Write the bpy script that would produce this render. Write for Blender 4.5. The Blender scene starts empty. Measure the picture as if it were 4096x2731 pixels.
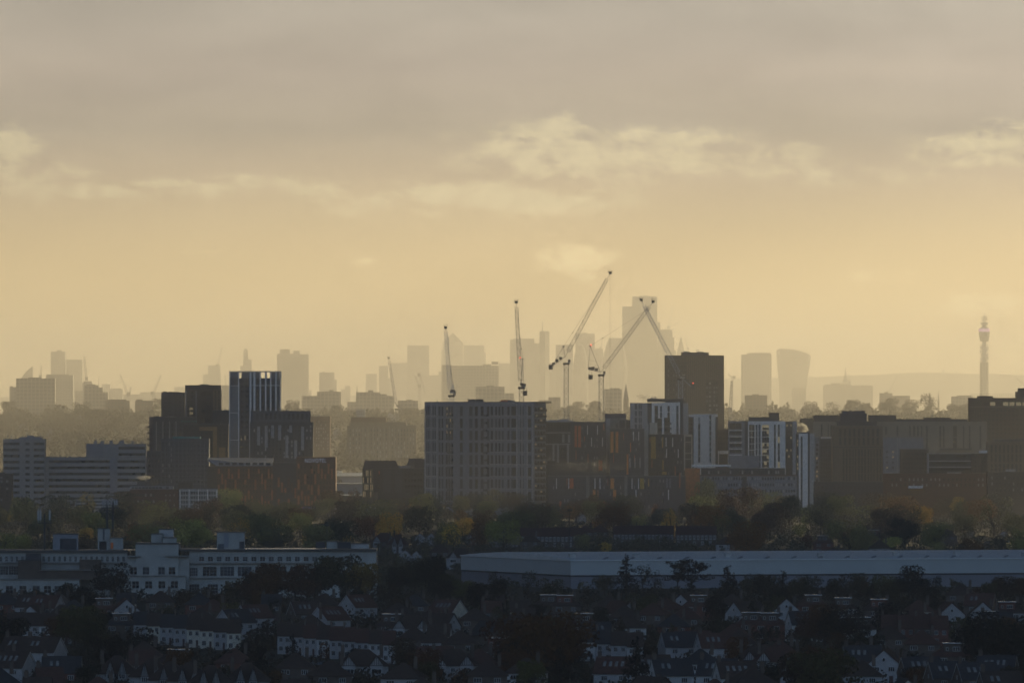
import bpy, math, random
import numpy as np
from mathutils import Vector, Matrix
RN = random.Random(11)
scene = bpy.context.scene
COL = scene.collection
rad = math.radians

# ---------------------------------------------------------------- camera geometry
# telephoto view from a hill: 62 m above the plain, one pixel of the 4096 wide photo = d / F metres
F, CX, YH, EYE = 41850.0, 2048.0, 1600.0, 62.0
RIDGE0, RIDGE1 = 6300.0, 8700.0

def ground(d):
    if d <= RIDGE0: return 0.0
    if d < RIDGE1:
        t = (d - RIDGE0) / (RIDGE1 - RIDGE0)
        return 44.0 * (t * t * (3 - 2 * t))
    if d < 9600:
        t = (d - RIDGE1) / 900.0
        return 44.0 - 16.0 * (t * t * (3 - 2 * t))
    return 28.0

def PX(x, d): return (x - CX) / F * d
def PZ(y, d): return EYE - (y - YH) / F * d
def dist_of(yb): return EYE * F / (yb - YH)
def base_from_apex(ya, h): return (ya - YH * h / EYE) / (1 - h / EYE)

# ---------------------------------------------------------------- mesh builder
class MB:
    def __init__(s): s.v = []; s.f = []; s.m = []
    def add(s, vs, fs, mi=0):
        o = len(s.v); s.v += [tuple(p) for p in vs]
        s.f += [tuple(o + i for i in f) for f in fs]; s.m += [mi] * len(fs)
        return s
    def box(s, x0, x1, y0, y1, z0, z1, mi=0):
        if x1 < x0: x0, x1 = x1, x0
        if y1 < y0: y0, y1 = y1, y0
        if z1 < z0: z0, z1 = z1, z0
        return s.add([(x0,y0,z0),(x1,y0,z0),(x1,y1,z0),(x0,y1,z0),(x0,y0,z1),(x1,y0,z1),(x1,y1,z1),(x0,y1,z1)],
              [(0,3,2,1),(4,5,6,7),(0,1,5,4),(1,2,6,5),(2,3,7,6),(3,0,4,7)], mi)
    def ext(s, poly, y0, y1, mi=0):           # polygon in x,z pushed along y
        n = len(poly)
        vs = [(x, y0, z) for x, z in poly] + [(x, y1, z) for x, z in poly]
        fs = [tuple(range(n)), tuple(range(2*n-1, n-1, -1))]
        fs += [(i, n+i, n+(i+1) % n, (i+1) % n) for i in range(n)]
        return s.add(vs, fs, mi)
    def extx(s, poly, x0, x1, mi=0):          # polygon in y,z pushed along x
        n = len(poly)
        vs = [(x0, y, z) for y, z in poly] + [(x1, y, z) for y, z in poly]
        fs = [tuple(range(n-1, -1, -1)), tuple(range(n, 2*n))]
        fs += [(i, (i+1) % n, n+(i+1) % n, n+i) for i in range(n)]
        return s.add(vs, fs, mi)
    def bar(s, p, q, w, w2=None, mi=0, n=4):
        p = Vector(p); q = Vector(q); a = (q - p)
        if a.length < 1e-6: return s
        a.normalize(); w2 = w if w2 is None else w2
        u = a.cross(Vector((0, 0, 1)) if abs(a.z) < .9 else Vector((0, 1, 0))); u.normalize(); t = a.cross(u)
        vs = []
        for c, ww in ((p, w), (q, w2)):
            for k in range(n):
                an = 2*math.pi*(k+.5)/n
                vs.append(c + (u*math.cos(an) + t*math.sin(an)) * ww * .5 * 1.3)
        fs = [(k, (k+1) % n, n+(k+1) % n, n+k) for k in range(n)] + [tuple(range(n-1, -1, -1)), tuple(range(n, 2*n))]
        return s.add(vs, fs, mi)
    def lathe(s, prof, n=20, cx=0, cy=0, mi=0, sx=1, sy=1):
        o = len(s.v)
        for r, z in prof:
            for k in range(n):
                an = 2*math.pi*k/n
                s.v.append((cx + r*sx*math.cos(an), cy + r*sy*math.sin(an), z))
        for j in range(len(prof)-1):
            for k in range(n):
                s.f.append((o+j*n+k, o+j*n+(k+1) % n, o+(j+1)*n+(k+1) % n, o+(j+1)*n+k)); s.m.append(mi)
        s.f.append(tuple(o+k for k in range(n-1, -1, -1))); s.m.append(mi)
        e = o+(len(prof)-1)*n
        s.f.append(tuple(e+k for k in range(n))); s.m.append(mi)
        return s
    def truss(s, p, q, w0, w1, n, t, up=(0, 1, 0), td=None):     # four-chord lattice
        p = Vector(p); q = Vector(q); a = (q-p).normalized()
        u = a.cross(Vector(up)).normalized(); v = a.cross(u).normalized()
        td = td or t*.55
        def ring(k):
            f = k/n; c = p.lerp(q, f); w = (w0 + (w1-w0)*f)/2
            return [c+u*w+v*w, c-u*w+v*w, c-u*w-v*w, c+u*w-v*w]
        rs = [ring(k) for k in range(n+1)]
        for j in range(4): s.bar(rs[0][j], rs[n][j], t)
        for k in range(n):
            for j in range(4):
                a_, b_ = rs[k][j], rs[k+1][(j+1) % 4]
                if k % 2: a_, b_ = rs[k][(j+1) % 4], rs[k+1][j]
                s.bar(a_, b_, td)
                if k % 2 == 0: s.bar(rs[k][j], rs[k][(j+1) % 4], td)
        return s

def mesh_of(mb, name, mats):
    me = bpy.data.meshes.new(name)
    me.from_pydata(mb.v, [], mb.f)
    if not isinstance(mats, (list, tuple)): mats = [mats]
    for m in mats: me.materials.append(m)
    if len(mats) > 1: me.polygons.foreach_set('material_index', mb.m)
    me.update()
    return me

def link(name, data, parent=None, loc=None, rz=None):
    o = bpy.data.objects.new(name, data); COL.objects.link(o)
    if parent: o.parent = parent
    if loc: o.location = loc
    if rz is not None: o.rotation_euler = (0, 0, rz)
    return o

def obj(name, mb, mats, parent=None, loc=None, rz=None):
    return link(name, mesh_of(mb, name, mats), parent, loc, rz)

def tag(o, label=None, cat=None, group=None, kind=None):
    if label: o['label'] = label
    if cat: o['category'] = cat
    if group: o['group'] = group
    if kind: o['kind'] = kind
    return o

def thing(name, label, cat, loc, rz=0, group=None):
    return tag(link(name, None, None, loc, rz), label, cat, group)

def copy_tree(o, parent=None):
    c = o.copy(); COL.objects.link(c); c.parent = parent
    for ch in o.children: copy_tree(ch, c)
    return c

ORD = ['first','second','third','fourth','fifth','sixth','seventh','eighth','ninth','tenth','eleventh','twelfth','thirteenth',
 'fourteenth','fifteenth','sixteenth','seventeenth','eighteenth','nineteenth','twentieth','twenty first','twenty second',
 'twenty third','twenty fourth','twenty fifth','twenty sixth','twenty seventh','twenty eighth','twenty ninth','thirtieth'] + ['%dth' % k for k in range(31, 90)]

# ---------------------------------------------------------------- materials
MATS = {}
def mat(name, col, rough=.8, var=.25, scale=.6, metal=0, spec=.3, objcol=False, col2=None, fine=0):
    if name in MATS: return MATS[name]
    m = bpy.data.materials.new(name); m.use_nodes = True; MATS[name] = m
    nt = m.node_tree; N = nt.nodes; L = nt.links
    b = N['Principled BSDF']
    b.inputs['Roughness'].default_value = rough; b.inputs['Metallic'].default_value = metal
    b.inputs['Specular IOR Level'].default_value = spec
    tc = N.new('ShaderNodeTexCoord'); nz = N.new('ShaderNodeTexNoise')
    nz.inputs['Scale'].default_value = scale; nz.inputs['Detail'].default_value = 3
    L.new(tc.outputs['Object'], nz.inputs['Vector'])
    mx = N.new('ShaderNodeMix'); mx.data_type = 'RGBA'
    mr = N.new('ShaderNodeMapRange'); mr.inputs['From Min'].default_value = .3; mr.inputs['From Max'].default_value = .7
    L.new(nz.outputs['Fac'], mr.inputs['Value']); L.new(mr.outputs['Result'], mx.inputs['Factor'])
    c2 = col2 or tuple(min(1, c*(1+var)) for c in col)
    c1 = tuple(c*(1-var) for c in col) if not col2 else col
    mx.inputs['A'].default_value = (*c1, 1); mx.inputs['B'].default_value = (*c2, 1)
    out = mx.outputs['Result']
    if objcol:
        oi = N.new('ShaderNodeObjectInfo'); mm = N.new('ShaderNodeMix'); mm.data_type = 'RGBA'; mm.blend_type = 'MULTIPLY'
        mm.inputs['Factor'].default_value = 1
        L.new(out, mm.inputs['A']); L.new(oi.outputs['Color'], mm.inputs['B']); out = mm.outputs['Result']
    L.new(out, b.inputs['Base Color'])
    return m

def grid_mat(name, wall, glass, bw=3.2, rh=3.3, mortar=.35, rough=.6):
    """storey and bay pattern of a far tower"""
    if name in MATS: return MATS[name]
    m = bpy.data.materials.new(name); m.use_nodes = True; MATS[name] = m
    nt = m.node_tree; N = nt.nodes; L = nt.links; b = N['Principled BSDF']
    tc = N.new('ShaderNodeTexCoord'); sp = N.new('ShaderNodeSeparateXYZ'); L.new(tc.outputs['Object'], sp.inputs[0])
    ad = N.new('ShaderNodeMath'); L.new(sp.outputs[0], ad.inputs[0]); L.new(sp.outputs[1], ad.inputs[1])
    cb = N.new('ShaderNodeCombineXYZ'); L.new(ad.outputs[0], cb.inputs[0]); L.new(sp.outputs[2], cb.inputs[1])
    br = N.new('ShaderNodeTexBrick'); br.offset = 0; br.inputs['Scale'].default_value = 1
    br.inputs['Brick Width'].default_value = bw; br.inputs['Row Height'].default_value = rh
    br.inputs['Mortar Size'].default_value = mortar; br.inputs['Mortar Smooth'].default_value = .1
    br.inputs['Color1'].default_value = (*glass, 1); br.inputs['Color2'].default_value = (*[c*1.8 for c in glass], 1)
    br.inputs['Mortar'].default_value = (*wall, 1)
    L.new(cb.outputs[0], br.inputs['Vector']); L.new(br.outputs['Color'], b.inputs['Base Color'])
    b.inputs['Roughness'].default_value = rough; b.inputs['Specular IOR Level'].default_value = .3
    return m

def glass(name, col, rough=.12, spec=.6):
    return mat(name, col, rough=rough, var=.4, scale=.25, spec=spec)

M = dict(
 whiteclad=mat('white_cladding', (.86,.85,.82), .6, .08, .4),
 palespandrel=mat('pale_spandrel', (.3,.31,.32), .7, .12, .4),
 white=mat('white_render', (.31,.31,.32), .85, .12, .5),
 cream=mat('cream_render', (.5,.47,.4), .85, .15, .5),
 grey=mat('grey_cladding', (.24,.26,.3), .7, .15, .4),
 ochre=mat('ochre_cladding', (.42,.25,.1), .8, .15, .5),
 bluegrey=mat('blue_grey_panel', (.2,.215,.235), .6, .12, .4),
 bright=mat('sun_glint_steel', (.75,.74,.7), .4, .08, 1),  # steel lightened to stand in for the sun's glint on the crane
 greypale=mat('pale_grey_cladding', (.42,.42,.42), .7, .12, .4),
 dark=mat('dark_cladding', (.046,.052,.066), .6, .25, .5),
 slate=mat('slate_blue_cladding', (.08,.095,.12), .6, .25, .5),
 black=mat('black_metal', (.02,.02,.022), .5, .2, .5),
 brown=mat('brown_brick', (.095,.075,.062), .9, .3, .8),
 brick=mat('red_brick', (.13,.05,.035), .9, .35, .9),
 tanbrick=mat('tan_brick', (.2,.155,.11), .9, .2, .6),
 beige=mat('beige_stone', (.27,.245,.2), .85, .14, .4),
 rust=mat('rust_orange_panel', (.52,.17,.05), .6, .25, .6),
 rustdark=mat('dark_rust_panel', (.15,.062,.038), .7, .25, .6),
 orange=mat('orange_panel', (.8,.28,.05), .5, .15, .5),
 redp=mat('red_orange_panel', (.72,.17,.035), .5, .15, .5),
 yellow=mat('mustard_panel', (.55,.35,.05), .5, .15, .5),
 teal=mat('teal_netting', (.05,.3,.27), .7, .2, .6),
 plum=mat('plum_cladding', (.066,.066,.085), .6, .3, .5),
 felt=mat('roof_felt', (.06,.06,.063), .33, .3, .7, spec=.5),
 glossfelt=mat('glossy_flat_roof', (.18,.18,.18), .18, .3, .5, spec=.7),  # paler, smoother felt made to give bright roof highlights
 metalroof=mat('white_metal_roof', (.66,.7,.73), .4, .08, .2),
 conc=mat('concrete', (.24,.24,.23), .9, .2, .3),
 steel=mat('galvanised_steel', (.33,.34,.35), .5, .2, 1.2, metal=.3),
 crane=mat('pale_crane_paint', (.27,.275,.27), .5, .2, .8),
 cranedk=mat('dark_crane_machinery', (.06,.065,.07), .5, .2, .8),
 cranebl=mat('blue_grey_crane_paint', (.36,.44,.56), .5, .2, .8),
 cable=mat('steel_cable', (.1,.1,.1), .5, .2, 1),
 tile=mat('brown_roof_tile', (.05,.034,.028), .75, .35, 1.2),
 tilered=mat('red_roof_tile', (.075,.036,.028), .75, .35, 1.2),
 tileslate=mat('grey_slate_roof', (.034,.035,.039), .6, .3, 1.2),
 timber=mat('black_timber', (.02,.018,.016), .8, .3, 1),
 door=mat('painted_door', (.06,.03,.03), .6, .3, 1),
 wframe=mat('white_window_frame', (.42,.43,.44), .6, .1, 1),
 g_dark=glass('dark_window_glass', (.015,.018,.022)),
 g_blue=glass('blue_window_glass', (.03,.045,.06)),
 g_teal=glass('teal_window_glass', (.03,.06,.06)),
 g_brown=glass('brown_window_glass', (.045,.035,.03)),
 blind=mat('window_blind', (.4,.4,.38), .8, .2, .3),
 bark=mat('bark', (.035,.028,.022), .95, .3, 2),
 leaf=mat('leaves', (.62,.62,.62), .8, .45, .55, objcol=True, spec=.15),
)
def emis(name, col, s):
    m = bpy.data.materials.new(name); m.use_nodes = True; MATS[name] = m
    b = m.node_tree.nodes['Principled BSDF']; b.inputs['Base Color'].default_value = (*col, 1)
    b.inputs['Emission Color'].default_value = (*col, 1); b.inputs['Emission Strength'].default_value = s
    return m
M['sign'] = emis('lit_sign_letters', (.8,.85,.95), .06)
M['paintwhite'] = mat('white_paint', (.7,.72,.74), .6, .05, 1)
M['lamp_red'] = emis('red_warning_lamp', (1,.08,.04), 4)
M['screen_pink'] = emis('pink_led_screen', (.75,.35,.75), .45)
M['lit'] = emis('glow_window', (.8,.6,.3), .12)  # weak emission painting sun gleam on panes, and the glow of lit windows
M['purple'] = emis('purple_led_strip', (.3,.15,.7), .05)

# ---------------------------------------------------------------- building helper
class Bld:
    """d distance of the nearest corner; xl..xr photo columns it spans; side=('R'|'L', corner column); a = turn in degrees"""
    def __init__(s, name, label, cat, d, xl, xr, side=None, a=0, depth=20, group=None):
        s.d = d; s.s = d / F; s.a = rad(a); s.xl = xl; s.xr = xr; s.base = ground(d); s.nw = 0; s.extra = {}
        ca, sa = math.cos(s.a), math.sin(s.a)
        if side is None:
            s.side = None; s.u0 = xl; s.W = (xr-xl)*s.s; s.D = depth; s.ca = 1; ox, oy, rz = PX(xl, d), d, 0
        elif side[0] == 'R':
            xc = side[1]; s.side = 'R'; s.u0 = xl; s.ca = ca; s.W = (xc-xl)*s.s/ca; s.D = (xr-xc)*s.s/sa; s.xc = xc; s.sa = sa
            ox, oy, rz = PX(xc, d) - s.W*ca, d + s.W*sa, -s.a
        else:
            xc = side[1]; s.side = 'L'; s.u0 = xc; s.ca = ca; s.W = (xr-xc)*s.s/ca; s.D = (xc-xl)*s.s/sa; s.xc = xc; s.sa = sa
            ox, oy, rz = PX(xc, d), d, s.a
        s.root = thing(name, label, cat, (ox, oy, s.base), rz, group)
    def u(s, px): return (px - s.u0) * s.s / s.ca
    def vs(s, px): return abs(px - s.xc) * s.s / s.sa
    def z(s, y): return PZ(y, s.d) - s.base
    def box(s, name, m, x0, x1, yt, yb=None, v0=0, v1=None, out=0, parent=None):
        mb = MB(); zb = -1 if yb is None else s.z(yb)
        mb.box(s.u(x0), s.u(x1), v0-out, s.D if v1 is None else v1, zb, s.z(yt))
        return obj(name, mb, m, parent or s.root)
    def boxes(s, name, m, lst, v0=0, v1=None, out=0):
        mb = MB()
        for x0, x1, yt, yb in lst:
            mb.box(s.u(x0), s.u(x1), v0-out, s.D if v1 is None else v1, -1 if yb is None else s.z(yb), s.z(yt))
        return obj(name, mb, m, s.root)
    def wall(s, m, yt, x0=None, x1=None, cope=True):
        """whole footprint up to yt, with a parapet"""
        mb = MB(); ua = 0 if x0 is None else s.u(x0); ub = s.W if x1 is None else s.u(x1)
        z = s.z(yt); mb.box(ua, ub, 0, s.D, -1, z-.9)
        mb.box(ua, ub, 0, .3, z-.9, z); mb.box(ua, ub, s.D-.3, s.D, z-.9, z)
        mb.box(ua, ua+.3, .3, s.D-.3, z-.9, z); mb.box(ub-.3, ub, .3, s.D-.3, z-.9, z)
        o = obj('wall', mb, m, s.root)
        if cope:
            c = MB(); c.box(ua-.1, ub+.1, -.1, .42, z+.003, z+.2); c.box(ua-.1, ub+.1, s.D-.42, s.D+.1, z+.003, z+.2)
            c.box(ub-.42, ub+.1, .423, s.D-.423, z+.003, z+.2); c.box(ua-.1, ua+.42, .423, s.D-.423, z+.003, z+.2)
            obj('parapet', c, M['conc'], s.root)
        return o
    def _win(s, w, h, ms):
        key = (round(w, 1), round(h, 1), ms.name)
        if key not in WIN:
            mb = MB(); mb.box(-w/2, w/2, -.06, .06, -h/2, h/2, 0)
            WIN[key] = mesh_of(mb, 'window', [ms])
        return WIN[key]
    def windows(s, x0, x1, yt, yb, nx, nz, fw=.6, fh=.6, mats=None, face='F', name='window', miss=0, out=.04, jit=0):
        mats = mats or [M['g_dark']]
        zt, zb = s.z(yt), s.z(yb)
        if face == 'F': a, b = s.u(x0), s.u(x1)
        else: a, b = s.vs(x0), s.vs(x1)
        cw, chh = (b-a)/nx, (zt-zb)/nz
        w, h = abs(cw)*fw, chh*fh
        for j in range(nz):
            for i in range(nx):
                if RN.random() < miss: continue
                mm = RN.choice(mats)
                c = a + cw*(i+.5) + (RN.uniform(-jit, jit)*abs(cw) if jit else 0); zz = zt - chh*(j+.5)
                if face == 'F': loc, rz = (c, -out, zz), 0
                else: loc, rz = ((s.W+out, c, zz) if s.side == 'R' else (-out, c, zz)), math.pi/2
                k = s.extra.setdefault(name, 0)
                if k < 100:
                    link(name, s._win(w, h, mm), s.root, loc, rz); s.extra[name] += 1
                else:
                    q = s.extra.setdefault('stuff_'+name+'|'+mm.name, (MB(), mm))[0]
                    if face == 'F': q.box(c-w/2, c+w/2, -.06-out, .06-out, zz-h/2, zz+h/2)
                    else: q.box(loc[0]-.06, loc[0]+.06, c-w/2, c+w/2, zz-h/2, zz+h/2)
    def bands(s, x0, x1, yt, yb, n, fh, m, face='F', name='window_band', out=.05):
        zt, zb = s.z(yt), s.z(yb); ch = (zt-zb)/n
        for j in range(n):
            zz = zt-ch*(j+.5); mb = MB()
            if face == 'F': mb.box(s.u(x0), s.u(x1), -out, .05, zz-ch*fh/2, zz+ch*fh/2)
            else:
                X = s.W if s.side == 'R' else 0; sg = 1 if s.side == 'R' else -1
                mb.box(X-sg*.05, X+sg*out, s.vs(x0), s.vs(x1), zz-ch*fh/2, zz+ch*fh/2)
            obj(name, mb, m, s.root)
    def fins(s, x0, x1, yt, yb, n, w, m, out=.35, face='F', name='pier'):
        for i in range(n+1):
            mb = MB()
            if face == 'F':
                c = s.u(x0 + (x1-x0)*i/n); mb.box(c-w/2, c+w/2, -out, -.003, s.z(yb), s.z(yt))
            else:
                c = s.vs(x0 + (x1-x0)*i/n); X = s.W if s.side == 'R' else 0; sg = 1 if s.side == 'R' else -1
                mb.box(X+sg*.003, X+sg*out, c-w/2, c+w/2, s.z(yb), s.z(yt))
            obj(name, mb, m, s.root)
    def plant(s, m, x0, x1, yt, yb, v0=None, v1=None, name='plant_room'):
        v0 = s.D*.25 if v0 is None else v0; v1 = s.D*.8 if v1 is None else v1
        o = s.box(name, m, x0, x1, yt, yb, v0, v1); return o
    def rail(s, yt, x0, x1, h=1.1, step=3, m=None):
        mb = MB(); z = s.z(yt); a, b = s.u(x0), s.u(x1)
        mb.bar((a, .5, z+h), (b, .5, z+h), .08); mb.bar((a, .5, z+h*.5), (b, .5, z+h*.5), .05)
        n = max(1, int(abs(b-a)/step))
        for i in range(n+1): mb.bar((a+(b-a)*i/n, .5, z), (a+(b-a)*i/n, .5, z+h), .07)
        obj('roof_railing', mb, m or M['steel'], s.root)
    def mast(s, x, yt, yb, w=.18, v=None):
        mb = MB(); v = s.D*.5 if v is None else v
        mb.bar((s.u(x), v, s.z(yb)-.5), (s.u(x), v, s.z(yt)), w, w*.4)
        mb.box(s.u(x)-.35, s.u(x)+.35, v-.1, v+.1, s.z(yt)-1.6, s.z(yt)-.9)
        obj('aerial', mb, M['steel'], s.root)
    def balconies(s, x0, x1, yt, yb, nx, nz, dep=1.4, m=None, face='F', fw=.7):
        m = m or M['dark']; zt, zb = s.z(yt), s.z(yb)
        a, b = (s.u(x0), s.u(x1)) if face == 'F' else (s.vs(x0), s.vs(x1))
        cw, ch = (b-a)/nx, (zt-zb)/nz
        mb = MB(); w = abs(cw)*fw
        mb.box(-w/2, w/2, -dep, 0, 0, .18); mb.box(-w/2, w/2, -dep, -dep+.06, .181, 1.1)
        mb.box(-w/2, -w/2+.06, -dep+.061, 0, .181, 1.1); mb.box(w/2-.06, w/2, -dep+.061, 0, .181, 1.1)
        me = mesh_of(mb, 'balcony', [m])
        for j in range(nz):
            for i in range(nx):
                c = a+cw*(i+.5); zz = zt-ch*(j+.85)
                if face == 'F': link('balcony', me, s.root, (c, -.01, zz), 0)
                elif s.side == 'R': link('balcony', me, s.root, (s.W+.01, c, zz), math.pi/2)
                else: link('balcony', me, s.root, (-.01, c, zz), -math.pi/2)
    def done(s):
        for k, v in s.extra.items():
            if k.startswith('stuff_'):
                o = obj(k[6:].split('|')[0], v[0], v[1], s.root); o['kind'] = 'stuff'
        return s.root
WIN = {}
# ---------------------------------------------------------------- camera
cam_d = bpy.data.cameras.new('camera'); cam = bpy.data.objects.new('camera', cam_d); COL.objects.link(cam)
cam.location = (0, 0, EYE); cam.rotation_euler = (rad(90), 0, 0)
cam_d.sensor_width = 36; cam_d.lens = 36 * F / 4096
cam_d.shift_y = (YH - 2731/2) / 4096
cam_d.clip_start = 5; cam_d.clip_end = 200000
scene.camera = cam

# ---------------------------------------------------------------- sun
SUN_EL, SUN_AZ = 13.0, 38.0       # degrees; azimuth to the right of the view
sd = Vector((math.sin(rad(SUN_AZ))*math.cos(rad(SUN_EL)), math.cos(rad(SUN_AZ))*math.cos(rad(SUN_EL)), math.sin(rad(SUN_EL))))
sl = bpy.data.lights.new('sun', 'SUN'); sl.energy = 5.0; sl.angle = rad(.5); sl.color = (1, .797, .448)
so = bpy.data.objects.new('sun', sl); COL.objects.link(so); so.rotation_euler = sd.to_track_quat('Z', 'Y').to_euler(); so.location = (600, 900, 900)

# ---------------------------------------------------------------- world: Nishita sky with a low cloud sheet and cumulus near the horizon
w = bpy.data.worlds.new('World'); scene.world = w; w.use_nodes = True
nt = w.node_tree; N = nt.nodes; L = nt.links; N.clear()
out = N.new('ShaderNodeOutputWorld'); bg = N.new('ShaderNodeBackground'); bg.inputs['Strength'].default_value = .1
L.new(bg.outputs[0], out.inputs[0])
sky = N.new('ShaderNodeTexSky'); sky.sky_type = 'NISHITA'; sky.sun_disc = False
sky.sun_elevation = rad(SUN_EL); sky.sun_rotation = rad(SUN_AZ); sky.dust_density = 2.5; sky.altitude = 60
def nd(t, *ins, op=None):
    n = N.new(t)
    if op: n.operation = op
    for i, v in enumerate(ins):
        if v is None: continue
        if hasattr(v, 'links') or isinstance(v, bpy.types.NodeSocket): L.new(v, n.inputs[i])
        else: n.inputs[i].default_value = v
    return n.outputs[0]
def mth(op, a, b=0.0, c=0.0): return nd('ShaderNodeMath', a, b, c, op=op)
tc = N.new('ShaderNodeTexCoord'); sp = N.new('ShaderNodeSeparateXYZ'); L.new(tc.outputs['Generated'], sp.inputs[0])
X, Y, Z = sp.outputs
hyp = mth('SQRT', mth('ADD', mth('MULTIPLY', X, X), mth('MULTIPLY', Y, Y)))
el = mth('MULTIPLY', mth('DIVIDE', Z, hyp), F / 1000)                # elevation, 1 = 1000 photo pixels
az = mth('MULTIPLY', mth('ARCTAN2', X, Y), F / 1000)                # azimuth in the same unit
front = nd('ShaderNodeMapRange', Y, .9, .975, 0.0, 1.0)
ramp = N.new('ShaderNodeValToRGB'); L.new(mth('DIVIDE', el, 4.0), ramp.inputs[0])
def lin(c): return tuple(((v/255+.055)/1.055)**2.4 if v/255 > .04045 else v/255/12.92 for v in c)
stops = [(0, (253,212,140)), (.06, (249,210,143)), (.12, (233,202,147)), (.18, (215,192,152)), (.225, (202,183,154)), (.27, (189,175,152)), (.33, (187,173,153)), (.4, (176,166,149)), (.55, (168,162,150)), (1, (120,122,128))]
rm = ramp.color_ramp
while len(rm.elements) > 1: rm.elements.remove(rm.elements[-1])
for i, (p, c) in enumerate(stops):
    e = rm.elements[0] if i == 0 else rm.elements.new(p)
    e.position = p; e.color = (*lin(c), 1)
# fine structure: two stretched noises
cv = N.new('ShaderNodeCombineXYZ'); L.new(az, cv.inputs[0]); L.new(mth('MULTIPLY', el, 3.2), cv.inputs[1])
def noise(vec, sc, det, rough=.55, dist=0.0):
    n = N.new('ShaderNodeTexNoise'); n.inputs['Scale'].default_value = sc; n.inputs['Detail'].default_value = det
    n.inputs['Roughness'].default_value = rough; n.inputs['Distortion'].default_value = dist
    L.new(vec, n.inputs['Vector']); return n.outputs['Fac']
n1 = noise(cv.outputs[0], .8, 5, .6, .4)
cv2 = N.new('ShaderNodeCombineXYZ'); L.new(mth('ADD', az, 7.3), cv2.inputs[0]); L.new(mth('MULTIPLY', el, 1.9), cv2.inputs[1])
n2 = noise(cv2.outputs[0], 6.5, 10, .66, .3)
n3 = noise(cv2.outputs[0], 14, 7, .65, .4)
# veil: slow light and dark streaks in the upper sheet
veil = nd('ShaderNodeMapRange', n1, .3, .7, -.09, .09)
high = nd('ShaderNodeMapRange', el, .55, 1.1, 0.25, 1.0)
veil = mth('MULTIPLY', veil, high)
# cumulus banks: soft ellipses in azimuth/elevation, broken up by noise   (photo column, row, half widths, weight)
banks = [(2230,520,130,70,.9),(2650,560,330,60,.8),(700,745,330,40,.6),(1250,745,160,40,.6),(200,680,180,50,.6),(3300,700,250,40,.4),(2330,600,420,95,1.0),(2700,620,260,70,.8),(3170,640,190,75,.75),(2100,540,150,60,.7),(1950,775,480,60,.95),(1450,800,260,45,.65),
 (1050,720,260,35,.55),(350,750,480,50,.5),(50,590,110,110,.8),(40,700,120,80,.5),(3900,580,260,70,.8),(4050,520,150,60,.7),(3600,700,420,55,.3),
 (2310,1035,125,55,1.3),(2180,1070,80,25,.4),(1440,1045,60,18,.7),(3900,1210,190,40,.95),(3500,1100,250,30,.3),(850,1010,200,22,.2)]
tot = None
for bx, by, rx, ry, wt in banks:
    dx = mth('DIVIDE', mth('SUBTRACT', az, (bx-CX)/1000), rx/1000)
    dy = mth('DIVIDE', mth('SUBTRACT', el, (YH-by)/1000), ry/1000)
    dy = mth('MAXIMUM', mth('MULTIPLY', dy, 1.35), mth('MULTIPLY', dy, -.8))
    r2 = mth('ADD', mth('MULTIPLY', dx, dx), mth('MULTIPLY', dy, dy))
    g = mth('MULTIPLY', mth('EXPONENT', mth('MULTIPLY', r2, -.9)), wt)
    tot = g if tot is None else mth('MAXIMUM', tot, g)
edge = mth('MINIMUM', mth('MULTIPLY', tot, 2.6), 1.0)
cl = mth('ADD', tot, mth('MULTIPLY', mth('MULTIPLY', mth('SUBTRACT', n2, .5), 4.2), edge))
cl = nd('ShaderNodeMapRange', cl, .16, .85, 0.0, .8)
cl = mth('MULTIPLY', cl, nd('ShaderNodeMapRange', n3, .34, .66, .66, 1.0))
mixc = N.new('ShaderNodeMix'); mixc.data_type = 'RGBA'; L.new(cl, mixc.inputs['Factor']); L.new(ramp.outputs[0], mixc.inputs['A'])
mixb = N.new('ShaderNodeMix'); mixb.data_type = 'RGBA'; L.new(nd('ShaderNodeMapRange', el, .57, .78, 0.0, 1.0), mixb.inputs['Factor'])
mixb.inputs['A'].default_value = (1.24, .99, .54, 1); mixb.inputs['B'].default_value = (*lin((231,215,174)), 1)   # low puffs glow brighter than high ones
L.new(mixb.outputs['Result'], mixc.inputs['B'])
vm = N.new('ShaderNodeVectorMath'); vm.operation = 'SCALE'; L.new(mixc.outputs['Result'], vm.inputs[0]); L.new(mth('ADD', veil, 1.0), vm.inputs['Scale'])
# the side towards the sun is a little brighter
br = nd('ShaderNodeMapRange', az, -2.6, 2.6, .83, 1.05)
vm2 = N.new('ShaderNodeVectorMath'); vm2.operation = 'SCALE'; L.new(vm.outputs[0], vm2.inputs[0]); L.new(mth('MULTIPLY', br, 10*1.22), vm2.inputs['Scale'])
# cloud sheet low in front, clear Nishita sky higher up and behind
low = nd('ShaderNodeMapRange', el, 2.2, 5.5, 1.0, 0.0)
msk = mth('MULTIPLY', low, front)
fin = N.new('ShaderNodeMix'); fin.data_type = 'RGBA'; L.new(msk, fin.inputs['Factor'])
skd = N.new('ShaderNodeVectorMath'); skd.operation = 'MULTIPLY'; L.new(sky.outputs[0], skd.inputs[0]); skd.inputs[1].default_value = (.90, 1.02, 1.17)
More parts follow.
